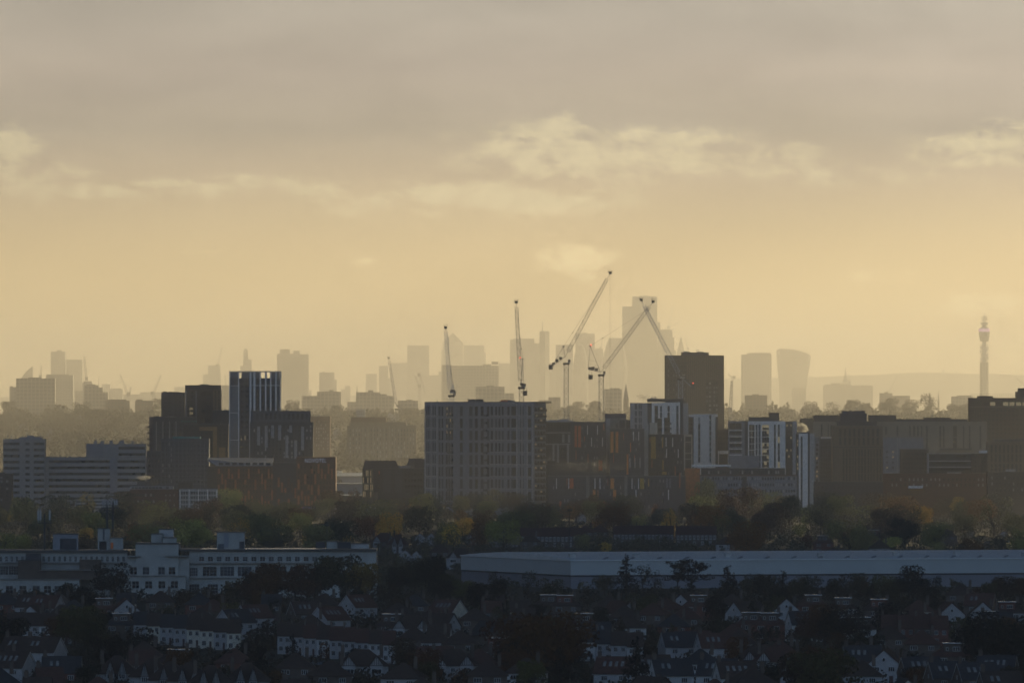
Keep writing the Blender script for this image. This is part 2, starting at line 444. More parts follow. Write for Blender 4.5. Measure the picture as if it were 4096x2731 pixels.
# sky colour clamped round the sun and dimmed sunward to keep near haze dark
skm = N.new('ShaderNodeVectorMath'); skm.operation = 'MINIMUM'; L.new(skd.outputs[0], skm.inputs[0]); skm.inputs[1].default_value = (2.2, 2.8, 3.9)
skf = N.new('ShaderNodeVectorMath'); skf.operation = 'SCALE'; L.new(skm.outputs[0], skf.inputs[0])
L.new(nd('ShaderNodeMapRange', Y, -.55, .0, 1.12, .05), skf.inputs['Scale'])
L.new(skf.outputs[0], fin.inputs['A']); L.new(vm2.outputs[0], fin.inputs['B'])
L.new(fin.outputs['Result'], bg.inputs['Color'])
w.cycles.sampling_method = 'MANUAL'; w.cycles.sample_map_resolution = 1024

# ---------------------------------------------------------------- render look
scene.view_settings.view_transform = 'Standard'; scene.view_settings.look = 'None'
scene.view_settings.exposure = .72; scene.view_settings.gamma = 1
scene.cycles.volume_bounces = 0

# ---------------------------------------------------------------- terrain
def build_ground():
    ys = [-900, 0, 1200, 2200] + list(range(2400, 6300, 300)) + list(range(6300, 9700, 60)) + [10500, 12000, 16000, 20000, 26000, 30400]
    xs = [-6500, -3000, -1500] + list(range(-900, 901, 60)) + [1500, 3000, 6500]
    rr = random.Random(3)
    v = []; f = []
    for y in ys:
        for x in xs:
            b = ground(max(y, 0))
            v.append((x, y, b + (rr.uniform(-.6, .6) if 6400 < y < 9700 else 0)))
    nx = len(xs)
    for j in range(len(ys)-1):
        for i in range(nx-1):
            a = j*nx+i; f.append((a, a+1, a+nx+1, a+nx))
    mb = MB(); mb.v = v; mb.f = f; mb.m = [0]*len(f)
    m = mat('ground_cover', (.035,.034,.024), .95, .3, .02, col2=(.065,.055,.035))
    tag(obj('ground', mb, m), kind='structure')
    # far hills
    def hill(name, x0, x1, d, prof, depth, m):
        n = 160; mb = MB(); rows = []
        for j, (t, hh) in enumerate(((0, 0), (.25, .55), (.6, .93), (1, 1.0), (1.6, .5))):
            row = []
            for i in range(n+1):
                px = x0+(x1-x0)*i/n; dd = d - depth*(1-t)
                h = EYE - (prof(px)-YH)/F*d - 26
                row.append((PX(px, d), dd, 26+h*hh))
            rows.append(row)
        for r in rows: mb.v += r
        for j in range(len(rows)-1):
            for i in range(n):
                a = j*(n+1)+i; mb.f.append((a, a+1, a+n+2, a+n+1)); mb.m.append(0)
        o = obj(name, mb, m); tag(o, kind='structure')
    hr = random.Random(8); ph = [(hr.uniform(0, 6), hr.uniform(25, 400), hr.uniform(.5, 3.2)) for _ in range(24)]
    def prof(px):
        base = np.interp(px, [-2500, 600, 1500, 2300, 2850, 3100, 3300, 3480, 3600, 3700, 3900, 4100, 6500], [1588, 1586, 1584, 1570, 1518, 1509, 1506, 1494, 1492, 1490, 1497, 1499, 1505])
        return base + sum(math.sin(px/l+p)*a for p, l, a in ph)*.32
    hill('far_hills', -2500, 6500, 21500, prof, 1700, mat('hill_woodland', (.045,.045,.03), .95, .4, .01))
build_ground()

# ---------------------------------------------------------------- haze
hz = MB(); hz.box(-7200, 7200, -1000, 30600, -1.2, 236)
hm = bpy.data.materials.new('haze_air'); hm.use_nodes = True
hn = hm.node_tree; hn.nodes.clear()
ho = hn.nodes.new('ShaderNodeOutputMaterial'); pv = hn.nodes.new('ShaderNodeVolumePrincipled')
pv.inputs['Color'].default_value = (.96, .94, .92, 1); pv.inputs['Density'].default_value = HAZE = .000125
pv.inputs['Anisotropy'].default_value = .6
hn.links.new(pv.outputs[0], ho.inputs['Volume'])
hm.cycles.homogeneous_volume = True
tag(obj('haze', hz, hm), kind='stuff')

# ---------------------------------------------------------------- unseen cloud bank, shaped to shade the near half of the plain
def build_cloud():
    H = 1250.0; sh = H/math.tan(rad(SUN_EL)); ox = sh*math.sin(rad(SUN_AZ)); oy = sh*math.cos(rad(SUN_AZ))
    rr = random.Random(5)
    mb = MB()
    def patch(x0, x1, y0, y1, nx, ny, th0):
        vt = []; vb = []
        for j in range(ny+1):
            for i in range(nx+1):
                fx, fy = i/nx, j/ny
                x = x0+(x1-x0)*fx; y = y0+(y1-y0)*fy
                edge = min(fx*1.5, (1-fx)*1.5, fy, 1-fy)
                y += math.sin(x/170+y0)*28+math.sin(x/61+y0)*16
                x += math.sin(y/310)*60
                th = th0*math.sqrt(max(0, min(1, edge*4)))*(.7+.5*rr.random())
                vt.append((x, y, H+th)); vb.append((x, y, H-th*.3-3))
        fs = []; o = len(vt); W = nx+1
        for j in range(ny):
            for i in range(nx):
                a = j*W+i; fs += [(a, a+1, a+W+1, a+W), (o+a, o+a+W, o+a+W+1, o+a+1)]
        for i in range(nx): fs += [(i+1, i, o+i, o+i+1), (ny*W+i, ny*W+i+1, o+ny*W+i+1, o+ny*W+i)]
        for j in range(ny): fs += [(j*W, (j+1)*W, o+(j+1)*W, o+j*W), ((j+1)*W+nx, j*W+nx, o+j*W+nx, o+(j+1)*W+nx)]
        mb.add(vt+vb, fs)
    patch(ox-1100, ox+1300, oy-1500, oy+CLOUD_SOLID, 26, 50, 160)
    # ragged far edge: small patches spaced to let some sun into the haze
    y = oy+CLOUD_SOLID+60
    while y < oy+5780:
        cover = .62-.12*(y-oy-CLOUD_SOLID)/2600
        x = ox-1150+rr.uniform(0, 150)
        while x < ox+1300:
            w_ = rr.uniform(120, 330)
            yy = y+rr.uniform(-25, 25); patch(x, x+w_, yy, yy+rr.uniform(75, 105), 5, 3, 30)
            x += w_/max(.3, cover)
        y += 118
    tag(obj('unseen_shade_cloud', mb, mat('shade_cloud_surface', (.8,.8,.82), 1, .05, .001)), kind='structure')
CLOUD_SOLID = 4420
build_cloud()
# ---------------------------------------------------------------- the far city
GF = [grid_mat('far_tower_grey', (.2,.2,.2), (.05,.06,.07)), grid_mat('far_tower_stone', (.26,.23,.19), (.05,.05,.05), 3.6, 3.4, .5),
      grid_mat('far_tower_glass', (.12,.13,.14), (.04,.05,.06), 1.6, 3.9, .14, .7), grid_mat('far_tower_brick', (.15,.1,.08), (.04,.04,.045), 3, 3, .6)]
def far(name, label, cat, d, boxes, m=0, depth=28, roof=None, spires=(), group=None, yaw=0):
    """boxes: (x0, x1, y_top[, v0, v1])"""
    d = d*1.17 if 12450 < d < 15900 else d*.86 if d > 16500 else d; s = d/F; base = ground(d); xm = (min(b[0] for b in boxes)+max(b[1] for b in boxes))/2
    root = thing(name, label, cat, (PX(xm, d), d, base), rad(yaw), group)
    mb = MB()
    for k, b in enumerate(boxes):
        v0, v1 = (b[3], b[4]) if len(b) > 3 else (k*.45, depth-k*.4)
        mb.box((b[0]-xm)*s, (b[1]-xm)*s, v0, v1, -1, PZ(b[2], d)-base)
    obj('wall', mb, GF[m], root)
    if roof:
        rb = MB()
        for x0, x1, yt, yb in roof: rb.box((x0-xm)*s, (x1-xm)*s, depth*.3, depth*.7, PZ(yb, d)-base-.5, PZ(yt, d)-base)
        obj('plant_room', rb, M['dark'], root)
    for x, yt, yb, wd in spires:
        sb = MB(); sb.bar(((x-xm)*s, depth*.5, PZ(yb, d)-base-1), ((x-xm)*s, depth*.5, PZ(yt, d)-base), wd, wd*.3)
        obj('aerial', sb, M['dark'], root)
    return root
T = 'office_tower'
# left group
far('apartment_block', 'broad hazy slab block at the far left with a low roof house', 'building', 9600, [(64,220,1513),(64,110,1520)], 1, 16, [(112,165,1509,1513)])
far('apartment_block', 'small hazy block showing left of the broad slab block at the far left', 'building', 10200, [(38,70,1547)], 0, 15, [(40,50,1544,1547)])
far('office_block', 'hazy wide block with striped storeys between the far left slab block and the twin towers', 'building', 11800, [(183,292,1500),(186,275,1497)], 0, 30)
far(T, 'taller left one of the hazy twin towers at the far left', 'tower', 13600, [(203,259,1406),(203,262,1440)], 2, 30, [(225,245,1400,1406)])
far(T, 'lower right one of the hazy twin towers at the far left', 'tower', 13900, [(262,328,1438)], 2, 30)
r_ = thing('sail_shaped_tower', 'hazy tower with a curved sloping roof like a sail at the far left', 'tower', (PX(105, 14500), 14500, 28))
mb = MB(); s_ = 14500/F; prof = [(83,1560),(83,1514),(90,1504),(98,1494),(108,1483),(118,1473),(128,1465),(129.5,1465),(129.5,1560)]
mb.ext([((x-105)*s_, PZ(y,14500)-28 if y < 1560 else -1) for x, y in prof], 0, 22); obj('wall', mb, GF[2], r_)
mb = MB(); mb.ext([((x-105)*s_, PZ(y,14500)-28) for x, y in [(96,1497),(118,1474),(127.5,1467),(127.5,1469),(118,1478),(98,1500)]], -.5, -.05); obj('roof_edge', mb, M['dark'], r_)
far('office_block', 'hazy block with a part built stack of floors right of the twin towers', 'building', 12400, [(300,336,1563),(329,368,1530)], 0, 24, [(333,366,1524,1528)])
far('apartment_block', 'stepped hazy block descending to the right under the far left twin towers', 'building', 9900, [(335,394,1540),(394,411,1549),(411,431,1568)], 1, 18, [(345,380,1537,1540)], [(393,1508,1549,.5)])
far('office_block', 'pale hazy low block behind the stepped block at the left', 'building', 14500, [(407,440,1536)], 0)
far('office_block', 'hazy rounded flat block right of the stepped block at the left', 'building', 12800, [(437,490,1556),(442,485,1553)], 0, 30)
far('apartment_block', 'low hazy housing block with gable ends among trees left of the dark twin blocks', 'building', 9000, [(422,518,1602),(430,505,1597)], 3, 14)
far('apartment_block', 'pair of low hazy flats with lit end walls left of the dark twin blocks', 'building', 9050, [(540,612,1602),(545,570,1597)], 3, 14)
far('warehouse', 'long low pale shed on the skyline left of the dark twin blocks', 'building', 14000, [(490,650,1577),(560,645,1568)], 0, 60)
far('office_block', 'low hazy block just above the left dark block of the pair', 'building', 15500, [(697,742,1547)], 0)
far(T, 'hazy stepped tower with a crane standing on it, left of the white framed tower', 'tower', 15200, [(812,882,1497),(832,880,1461)], 0, 34, [(868,876,1456,1461)])
far('office_block', 'low hazy block seen between the dark twin blocks and the white framed tower', 'building', 11500, [(884,930,1568),(884,918,1541,3,20)], 0)
far('domed_tower', 'slim hazy tower with a rounded stepped top behind the white framed tower', 'tower', 14800, [(960,1006,1463),(973,1006,1437),(973,991,1400)], 2, 20, [(976,988,1395,1400)])
far(T, 'broad hazy tower with two roof boxes right of the white framed tower', 'tower', 12900, [(1108,1234,1416),(1108,1200,1414,4,20)], 1, 36, [(1118,1158,1396,1415),(1173,1197,1402,1415)])
far('office_block', 'low pale block at the foot of the broad tower with two roof boxes', 'building', 14200, [(1150,1245,1560),(1185,1232,1546)], 0)
far(T, 'squat hazy tower with a step on its right shoulder, left of centre', 'tower', 13300, [(1277,1346,1518),(1277,1337,1489)], 0, 26, [(1290,1296,1485,1489)])
far('apartment_block', 'hazy housing slab with a stair tower below the squat stepped tower', 'building', 10100, [(1207,1268,1583),(1268,1363,1566),(1316,1334,1559,3,9)], 1, 16)
far('office_block', 'low hazy pair of blocks right of the squat stepped tower', 'building', 14800, [(1364,1401,1556),(1380,1400,1543)], 0)
far('apartment_block', 'hazy housing slab with several stepped wings left of the big window gridded slab', 'building', 9900, [(1424,1520,1568),(1520,1546,1576),(1546,1575,1583),(1390,1424,1607),(1472,1492,1560,3,9)], 1, 16)
far(T, 'slim short hazy tower standing left of the tall dark slim one', 'tower', 15800, [(1464,1507,1495),(1462,1507,1530)], 0, 22)
far(T, 'slim darker hazy tower in the left cluster beside the thin crane', 'tower', 14900, [(1516,1552,1463),(1516,1562,1512)], 2, 22)
far(T, 'pale wide tower behind the thin crane, lowest of the far docklands towers', 'tower', 22500, [(1562,1629,1451)], 0, 40)
far(T, 'tall flat topped rectangular tower left of the pyramid topped tower', 'tower', 21800, [(1629,1716,1381)], 2, 40)
far('office_block', 'low pale shoulder block at the foot of the pyramid topped tower', 'building', 20500, [(1701,1766,1500),(1754,1766,1485)], 0, 40)
d_ = 19700; s_ = d_/F
r_ = thing('pyramid_topped_tower', 'tall hazy tower with a pyramid roof', 'tower', (PX(1811, d_), d_, 28))
mb = MB(); mb.box(-46*s_, 40*s_, 0, 46, -1, PZ(1398, d_)-28); mb.box(-40*s_, 40*s_, .4, 45.6, -1, PZ(1370, d_)-28); obj('wall', mb, GF[2], r_)
mb = MB(); h0, h1 = PZ(1369.8, d_)-28, PZ(1331, d_)-28; a = 40*s_
mb.add([(-a,.4,h0),(a,.4,h0),(a,45.6,h0),(-a,45.6,h0),(0,23,h1)], [(0,1,4),(1,2,4),(2,3,4),(3,0,4),(3,2,1,0)]); obj('roof', mb, GF[2], r_)
far(T, 'wide flat topped tower on the right of the pyramid topped tower', 'tower', 22300, [(1854,1937,1381),(1854,1943,1411)], 0, 40)
far('office_block', 'long hazy block running under the docklands towers behind the big slab', 'building', 12200, [(1766,1995,1462),(1766,1806,1459),(1930,1964,1456,3,20)], 1, 30, [(1966,1993,1446,1456)])
far('office_block', 'pale hazy block behind the second crane from the left of the big five', 'building', 15200, [(1995,2056,1452)], 0, 30)
far('office_block', 'hazy square block with aerials just above the big slab', 'building', 9500, [(1903,2018,1546)], 1, 22, [(1945,1975,1542,1546)], [(1952,1530,1544,.3),(1960,1528,1544,.3),(1966,1534,1544,.3)])
far('apartment_block', 'hazy housing block right of the square block with aerials', 'building', 9700, [(2019,2056,1572)], 1, 18)
far('apartment_block', 'low dim housing blocks above the trees left of the big slab', 'building', 9300, [(1592,1672,1602),(1625,1650,1598)], 1, 16)
# city centre
far(T, 'pale flat topped tower behind the second crane from the left', 'tower', 18600, [(2040,2137,1357),(2052,2137,1354)], 0, 36)
far('office_block', 'pale lower block squeezed between the flat topped tower and the spired tower', 'tower', 18300, [(2137,2158,1372)], 0, 30)
far(T, 'slim tower with a thin spire and a sunlit right edge', 'tower', 17600, [(2157,2181,1327),(2157,2178,1324)], 2, 16, None, [(2160,1284,1326,1.6)], yaw=-24)
far('office_block', 'low hazy block right of the slim spired tower', 'tower', 18800, [(2184,2224,1451)], 0)
far(T, 'hazy tower directly behind the tail of the third large crane', 'tower', 18400, [(2223,2292,1379)], 2, 34)
far(T, 'hazy tower right of the mast of the third large crane', 'tower', 19000, [(2302,2379,1334)], 0, 34, [(2330,2350,1331,1334)])
far('office_block', 'stepped low tower between the masts of the third and fourth large cranes', 'tower', 18700, [(2379,2412,1394),(2379,2414,1410)], 0)
far(T, 'tallest hazy tower of the city, stepped down on its left', 'tower', 18500, [(2490,2629,1226),(2530,2629,1186)], 2, 45, [(2560,2600,1183,1186)])
far(T, 'hazy tower with a small box on top right of the tallest tower', 'tower', 18100, [(2631,2690,1318),(2690,2697,1350),(2631,2641,1288)], 0, 30, None, [(2676,1300,1318,.6)])
far('office_block', 'pale mass of lower blocks between the tallest tower and the pyramid peak', 'tower', 18900, [(2600,2664,1400),(2697,2704,1400)], 0)
# curved towers
def lathe_tower(name, label, d, x, w_, prof, m, depth_scale=1):
    d *= .87; s = d/F; r = thing(name, label, 'tower', (PX(x, d), d+w_*s/2, 28)); mb = MB()
    mb.lathe([(max(.4, rr*s), PZ(y, d)-28 if y < 1700 else -1) for rr, y in prof], 24); obj('wall', mb, GF[m], r); return r
lathe_tower('rounded_tower', 'hazy tower with a curved bulging outline left of the tallest tower', 18200, 2460, 90, [(48,1760),(50,1500),(48,1450),(43,1410),(35,1380),(27,1360),(24,1352)], 2)
far('office_block', 'hazy flat block joined to the right side of the curved tower', 'tower', 18300, [(2444,2492,1352)], 0, 30)
lathe_tower('rounded_tower', 'slim pointed hazy tower behind the third crane mast with a curved left side', 17900, 2322, 60, [(30,1760),(31,1520),(29,1460),(23,1415),(14,1385),(3,1375)], 2)
r_ = thing('pointed_glass_tower', 'hazy glass tower tapering to a point behind the dark brown tower', 'tower', (PX(2725, 16000), 16000, 28))
s_ = 16000/F; h0, h1 = -1, PZ(1346, 16000)-28; a = 78*s_
mb = MB(); mb.add([(-a,0,h0),(a,0,h0),(a,2*a,h0),(-a,2*a,h0),(-.6,a-.6,h1),(.6,a-.6,h1-6),(.6,a+.6,h1),(-.6,a+.6,h1-3)], [(0,1,5,4),(1,2,6,5),(2,3,7,6),(3,0,4,7),(3,2,1,0),(4,5,6,7)]); obj('wall', mb, GF[2], r_)
far(T, 'broad flat topped hazy tower between the dark brown tower and the flared tower', 'tower', 16800, [(2967,3086,1418),(2990,3084,1411)], 1, 42)
# flared tower
d_ = 16900; s_ = d_/F
r_ = thing('flared_tower', 'hazy tower that widens upwards to a curved sloping roof', 'tower', (PX(3175, d_), d_, 28))
mb = MB(); L_ = [(1700,3122),(1555,3119),(1500,3114),(1440,3109),(1405,3107)]; R_ = [(1700,3222),(1555,3225),(1500,3232),(1460,3239),(1425,3243)]
poly = [((x-3175)*s_, PZ(y, d_)-28) for y, x in L_] + [((x-3175)*s_, PZ(y, d_)-28) for x, y in [(3109,1399),(3116,1395),(3130,1394),(3172,1397),(3198,1403),(3222,1411),(3237,1418)]] + [((x-3175)*s_, PZ(y, d_)-28) for y, x in reversed(R_)]
mb.ext(poly, 0, 34); obj('wall', mb, GF[2], r_)
mb = MB(); mb.ext([((x-3175)*s_, PZ(y, d_)-28) for x, y in [(3112,1417),(3112,1404),(3119,1402),(3119,1419)]], -.6, -.05); mb.ext([((x-3175)*s_, PZ(y, d_)-28) for x, y in [(3232,1442),(3235,1424),(3240,1427),(3237,1442)]], -.6, -.05)
obj('roof_garden_glazing', mb, M['greypale'], r_)
far('office_block', 'small hazy block in front of the flared tower', 'building', 12500, [(3169,3220,1552),(3172,3200,1550)], 1, 20)
far('office_block', 'long broad hazy hospital like block under the domed spire', 'building', 12700, [(3294,3412,1541),(3412,3491,1541),(3300,3405,1538,4,20)], 1, 26, [(3325,3362,1532,1538)])
d_ = 15800; s_ = d_/F
r_ = thing('cathedral_dome', 'cathedral dome with a tall lantern rising behind the broad hospital like block', 'church', (PX(3382, d_), d_, 28))
mb = MB(); mb.lathe([(24*s_, -1), (24*s_, PZ(1541,d_)-28), (19*s_, PZ(1540,d_)-28), (18*s_, PZ(1531,d_)-28), (12*s_, PZ(1527,d_)-28)], 20); obj('drum', mb, M['beige'], r_)
mb = MB(); mb.lathe([(11*s_, PZ(1527.2,d_)-28),(9.5*s_, PZ(1519,d_)-28),(7*s_, PZ(1510,d_)-28),(4*s_, PZ(1500,d_)-28),(2.8*s_, PZ(1490,d_)-28),(2*s_, PZ(1483,d_)-28),(.6*s_, PZ(1476,d_)-28)], 20); obj('dome', mb, M['slate'], r_)
mb = MB(); mb.bar((0,0,PZ(1478,d_)-28),(0,0,PZ(1470,d_)-28),.8); mb.bar((-1.6,0,PZ(1473,d_)-28),(1.6,0,PZ(1473,d_)-28),.6); obj('cross', mb, M['dark'], r_)
far('apartment_block', 'low hazy houses on the wooded ridge right of the hospital like block', 'building', 11200, [(3520,3570,1572),(3540,3552,1568),(3570,3640,1582)], 3, 20)
far('office_block', 'low hazy block at the foot of the telecom tower', 'building', 10600, [(3808,3890,1585),(3830,3885,1581)], 1, 22)
far('apartment_block', 'low hazy housing block left of the third crane mast', 'building', 9400, [(2155,2242,1600),(2194,2242,1588)], 3, 16)
far('apartment_block', 'hazy high rise housing block left of the church spire', 'building', 9300, [(2418,2488,1556),(2440,2478,1552)], 1, 20, None, [(2448,1545,1556,.3),(2462,1543,1556,.3)])
far('apartment_block', 'hazy housing block above the trees right of the dark brown tower', 'building', 9200, [(2981,3069,1580),(3010,3035,1576)], 3, 20)
def spire(x, y0, y1, w0, d, label):
    s = d/F; g = ground(d); r = thing('church', label, 'church', (PX(x, d), d, g)); mb = MB()
    ys = y0+(y1-y0)*.62; a = w0*s/2
    mb.box(-a, a, 0, 2*a, -1, PZ(ys, d)-g); obj('tower', mb, M['brown'], r)
    mb = MB(); z0 = PZ(ys, d)-g+.003; z1 = PZ(y0, d)-g; mb.add([(-a,0,z0),(a,0,z0),(a,2*a,z0),(-a,2*a,z0),(0,a,z1)], [(0,1,4),(1,2,4),(2,3,4),(3,0,4),(3,2,1,0)]); obj('spire', mb, M['slate'], r)
    mb = MB(); mb.ext([(a+.003,-1),(a+9,-1),(a+9,6),(a+4.5,10),(a+.003,6)], .3, 22); obj('nave', mb, M['brown'], r)
spire(2504, 1529, 1640, 22, 8900, 'dark pointed church spire standing right of the hazy high rise block')
spire(3754, 1560, 1640, 7, 11500, 'thin hazy church spire on the ridge left of the telecom tower')
spire(1428, 1537, 1580, 5, 14000, 'tiny hazy spire between two low city blocks left of centre')
# telecom tower
d_ = 13400; s_ = d_/F; g_ = 28
r_ = thing('telecom_tower', 'tall cylindrical telecom tower with a round head and a pink lit band', 'tower', (PX(3937, d_), d_, g_))
def zz(y): return PZ(y, d_)-g_
def lt(name, prof, m): mb = MB(); mb.lathe([(r*s_, zz(y) if y < 1690 else -1) for r, y in prof], 28); return obj(name, mb, m, r_)
lt('lower_shaft', [(18,1700),(17.5,1450),(17,1448)], GF[1])
lt('upper_shaft', [(8.5,1448),(8,1366)], M['grey'])
for k, y in enumerate([1446,1441,1434,1426,1418,1411,1403,1396,1388,1380]):
    lt('aerial_gallery', [(14 if k % 3 else 15.5,y),(14 if k % 3 else 15.5,y-2)], M['grey'])
rr = random.Random(4)
for k in range(22):
    an = rr.uniform(math.pi, 2*math.pi); y = rr.uniform(1384, 1440); mb = MB()
    mb.lathe([(1.5, 0), (2.0, .8), (1.6, 1.4)], 10); o = obj('dish_aerial', mb, M['greypale'], r_, (13*s_*math.cos(an), 13*s_*math.sin(an), zz(y))); o.rotation_euler = (rad(90), 0, an+rad(90))
lt('head', [(16,1366),(17.5,1362),(18.5,1352),(20.5,1347),(21,1338),(22,1333),(22,1327)], GF[2])
lt('led_screen', [(22,1326.9),(22.3,1326),(22.3,1315),(22,1314)], M['screen_pink'])
lt('head_cap', [(21,1313.9),(13,1309),(9.5,1305),(9,1300)], M['grey'])
lt('antenna_deck', [(9,1299.9),(15,1297),(15.5,1291),(10,1289)], M['grey'])
mb = MB(); mb.truss((0,0,zz(1289)), (0,0,zz(1262)), 3.2, 1.4, 8, .5); mb.bar((0,0,zz(1262)), (0,0,zz(1248)), .7, .2)
for y in (1282, 1276, 1270): mb.lathe([(3.8, zz(y)), (3.8, zz(y)+.9)], 12)
obj('lattice_mast', mb, M['grey'], r_)
# hilltop water tower and other bits on the far hills
for x, yt, w_, lab in ((3773, 1476, 11, 'round water tower on the far hill left of the telecom tower'), (3826, 1483, 5, 'thin transmitter mast on the far hill beside the telecom tower')):
    d = 20900; s = d/F; g = EYE-(1500-YH)/F*d; r = thing('water_tower' if w_ > 6 else 'transmitter_mast', lab, 'tower', (PX(x, d), d, g)); mb = MB()
    if w_ > 6: mb.lathe([(w_*.25*s,-30),(w_*.25*s,PZ(1488,d)-g),(w_*.5*s,PZ(1486,d)-g),(w_*.5*s,PZ(1479,d)-g),(w_*.2*s,PZ(yt,d)-g)], 14)
    else: mb.truss((0,0,-30),(0,0,PZ(yt,d)-g),5,1.5,8,1)
    obj('tank' if w_ > 6 else 'mast', mb, M['grey'], r)

# ---------------------------------------------------------------- small distant cranes
def mini_crane(x0, y0, x1, y1, d, label, xm=None, ymb=None, t=.9, tail=10):
    """mast foot/pivot at x0,y0; jib tip at x1,y1; mast goes down to ymb"""
    s = d/F; g = ground(d); xm = x0 if xm is None else xm; ymb = y0+30 if ymb is None else ymb
    r = thing('tower_crane', label, 'crane', (PX(x0, d), d, g), 0, 'small hazy cranes on the skyline')
    h = PZ(y0, d)-g; tx, tz = (x1-x0)*s, PZ(y1, d)-g
    mb = MB(); mb.truss((0,0,-1), (0,0,h), 2.2, 2.2, 8, t*.45); obj('mast', mb, M['crane'], r)
    mb = MB(); mb.truss((0,0,h), (tx,0,tz), 2.2, 1.2, 10, t*.45); obj('jib', mb, M['crane'], r)
    n = Vector((tx, 0, tz-h)).normalized(); mb = MB(); mb.bar((0,0,h+1), (-n.x*tail*s-(1.5 if n.x >= 0 else -1.5), 0, h+1.5), 1.3); mb.box(-n.x*tail*s-2.2, -n.x*tail*s+1.2, -1, 1, h-1.6, h+2.2)
    obj('counterweight', mb, M['cranedk'], r)
mini_crane(346,1515,337,1424,11900,'thin hazy crane with a steep jib right of the twin towers at far left',tail=12)
mini_crane(163,1507,166,1461,13000,'tiny hazy crane with an upright jib left of the twin towers at far left')
mini_crane(511,1580,481,1498,12300,'hazy crane leaning left in the gap left of the dark twin blocks')
mini_crane(614,1572,644,1500,12300,'hazy crane leaning right just left of the dark twin blocks')
mini_crane(518,1575,524,1546,12600,'small hazy crane beside the one leaning left')
mini_crane(871,1462,888,1387,15100,'hazy crane on top of the stepped tower near the white framed tower')
mini_crane(904,1545,900,1500,15000,'faint thin crane between stepped tower and white framed tower')
mini_crane(2676,1312,2692,1222,18000,'faint crane standing on the city towers right of the tallest tower')
mini_crane(2682,1308,2722,1286,18050,'faint crane reaching right from the top of the city towers')
mini_crane(2751,1395,2742,1352,17000,'faint small crane above the left shoulder of the dark brown tower')
mini_crane(2922,1640,2927,1523,8000,'hazy thin crane right of the dark brown tower',t=1.0)
mini_crane(2930,1510,2912,1496,13500,'tiny faint crane on the skyline right of the dark brown tower')
mini_crane(3554,1570,3590,1500,16500,'faint crane leaning right against the far hill')
mini_crane(3398,1530,3393,1497,15500,'faint crane beside the cathedral dome')
mini_crane(4096,1540,4062,1510,16500,'faint crane leaning left at the right edge of the photo')
mini_crane(2404,1392,2409,1352,18600,'faint crane on the stepped low tower between two large crane masts')
mini_crane(1676,1545,1661,1504,12500,'faint crane below the tall rectangular tower, leaning left')
mini_crane(1680,1500,1701,1575,12500,'faint crane with its jib lowered to the right')
# ---------------------------------------------------------------- the middle ground: tower blocks, hotel, flats
GD, GB, GT, GN, BL, LT = M['g_dark'], M['g_blue'], M['g_teal'], M['g_brown'], M['blind'], M['lit']

# --- long office slab at the left
b = Bld('office_block', 'long low office slab with pale spandrel bands and dark window strips at the left', 'building', 5750, 179, 583, depth=16)
b.wall(M['palespandrel'], 1829); b.bands(196, 440, 1833, 2030, 8, .42, GD); b.bands(470, 580, 1833, 2030, 8, .42, GD)
b.box('stair_core', M['grey'], 441, 468, 1828, 2040, -.8, 4)
b.rail(1829, 185, 340, 1.0, 4); b.done()
b = Bld('office_tower', 'pale office tower with banded windows and aerials on its roof at the far left', 'building', 5745, 13, 179, depth=20)
b.wall(M['palespandrel'], 1757, cope=True)
b.bands(15, 80, 1762, 2030, 11, .42, GD); b.bands(132, 177, 1762, 2030, 11, .42, GD)
b.windows(101, 119, 1762, 2030, 1, 11, .9, .42, [GD]); b.fins(84, 129, 1757, 2040, 1, 1.6, M['palespandrel'], .5)
b.plant(M['grey'], 75, 165, 1748, 1757.5); b.plant(M['palespandrel'], 106, 134, 1742, 1748.2, 5, 10, 'lift_housing')
for x, t in ((28,1735),(43,1737),(86,1738),(107,1732),(160,1733)): b.mast(x, t, 1757, .25)
b.done()
b = Bld('office_block', 'taller pale office wing with roof vents rising from the right end of the long slab', 'building', 5800, 345, 583, depth=18)
b.wall(M['palespandrel'], 1777); b.box('stair_core', M['grey'], 345, 412, 1774.5, 1830, -.5, 8)
b.bands(474, 581, 1779, 1829, 2, .42, GD)
for x0, x1, t in ((374,386,1762),(400,414,1764),(437,449,1762),(476,494,1763),(525,533,1766)):
    mb = MB(); mb.box(b.u(x0), b.u(x1), 5, 8, b.z(1777), b.z(t)); mb.box(b.u(x0)-.25, b.u(x1)+.25, 4.75, 8.25, b.z(t), b.z(t)+.3); obj('roof_vent', mb, M['palespandrel'], b.root)
b.mast(566, 1760, 1777, .2); b.rail(1777, 440, 580, 1.0, 3); b.done()
b = Bld('apartment_block', 'brown brick flats with lit end windows cut by the left edge of the photo', 'building', 5500, -60, 47, depth=16)
b.wall(M['brown'], 1894); b.windows(-50, 40, 1902, 2005, 4, 7, .4, .55, [GD, BL]); b.plant(M['dark'], 0, 20, 1888, 1894); b.done()

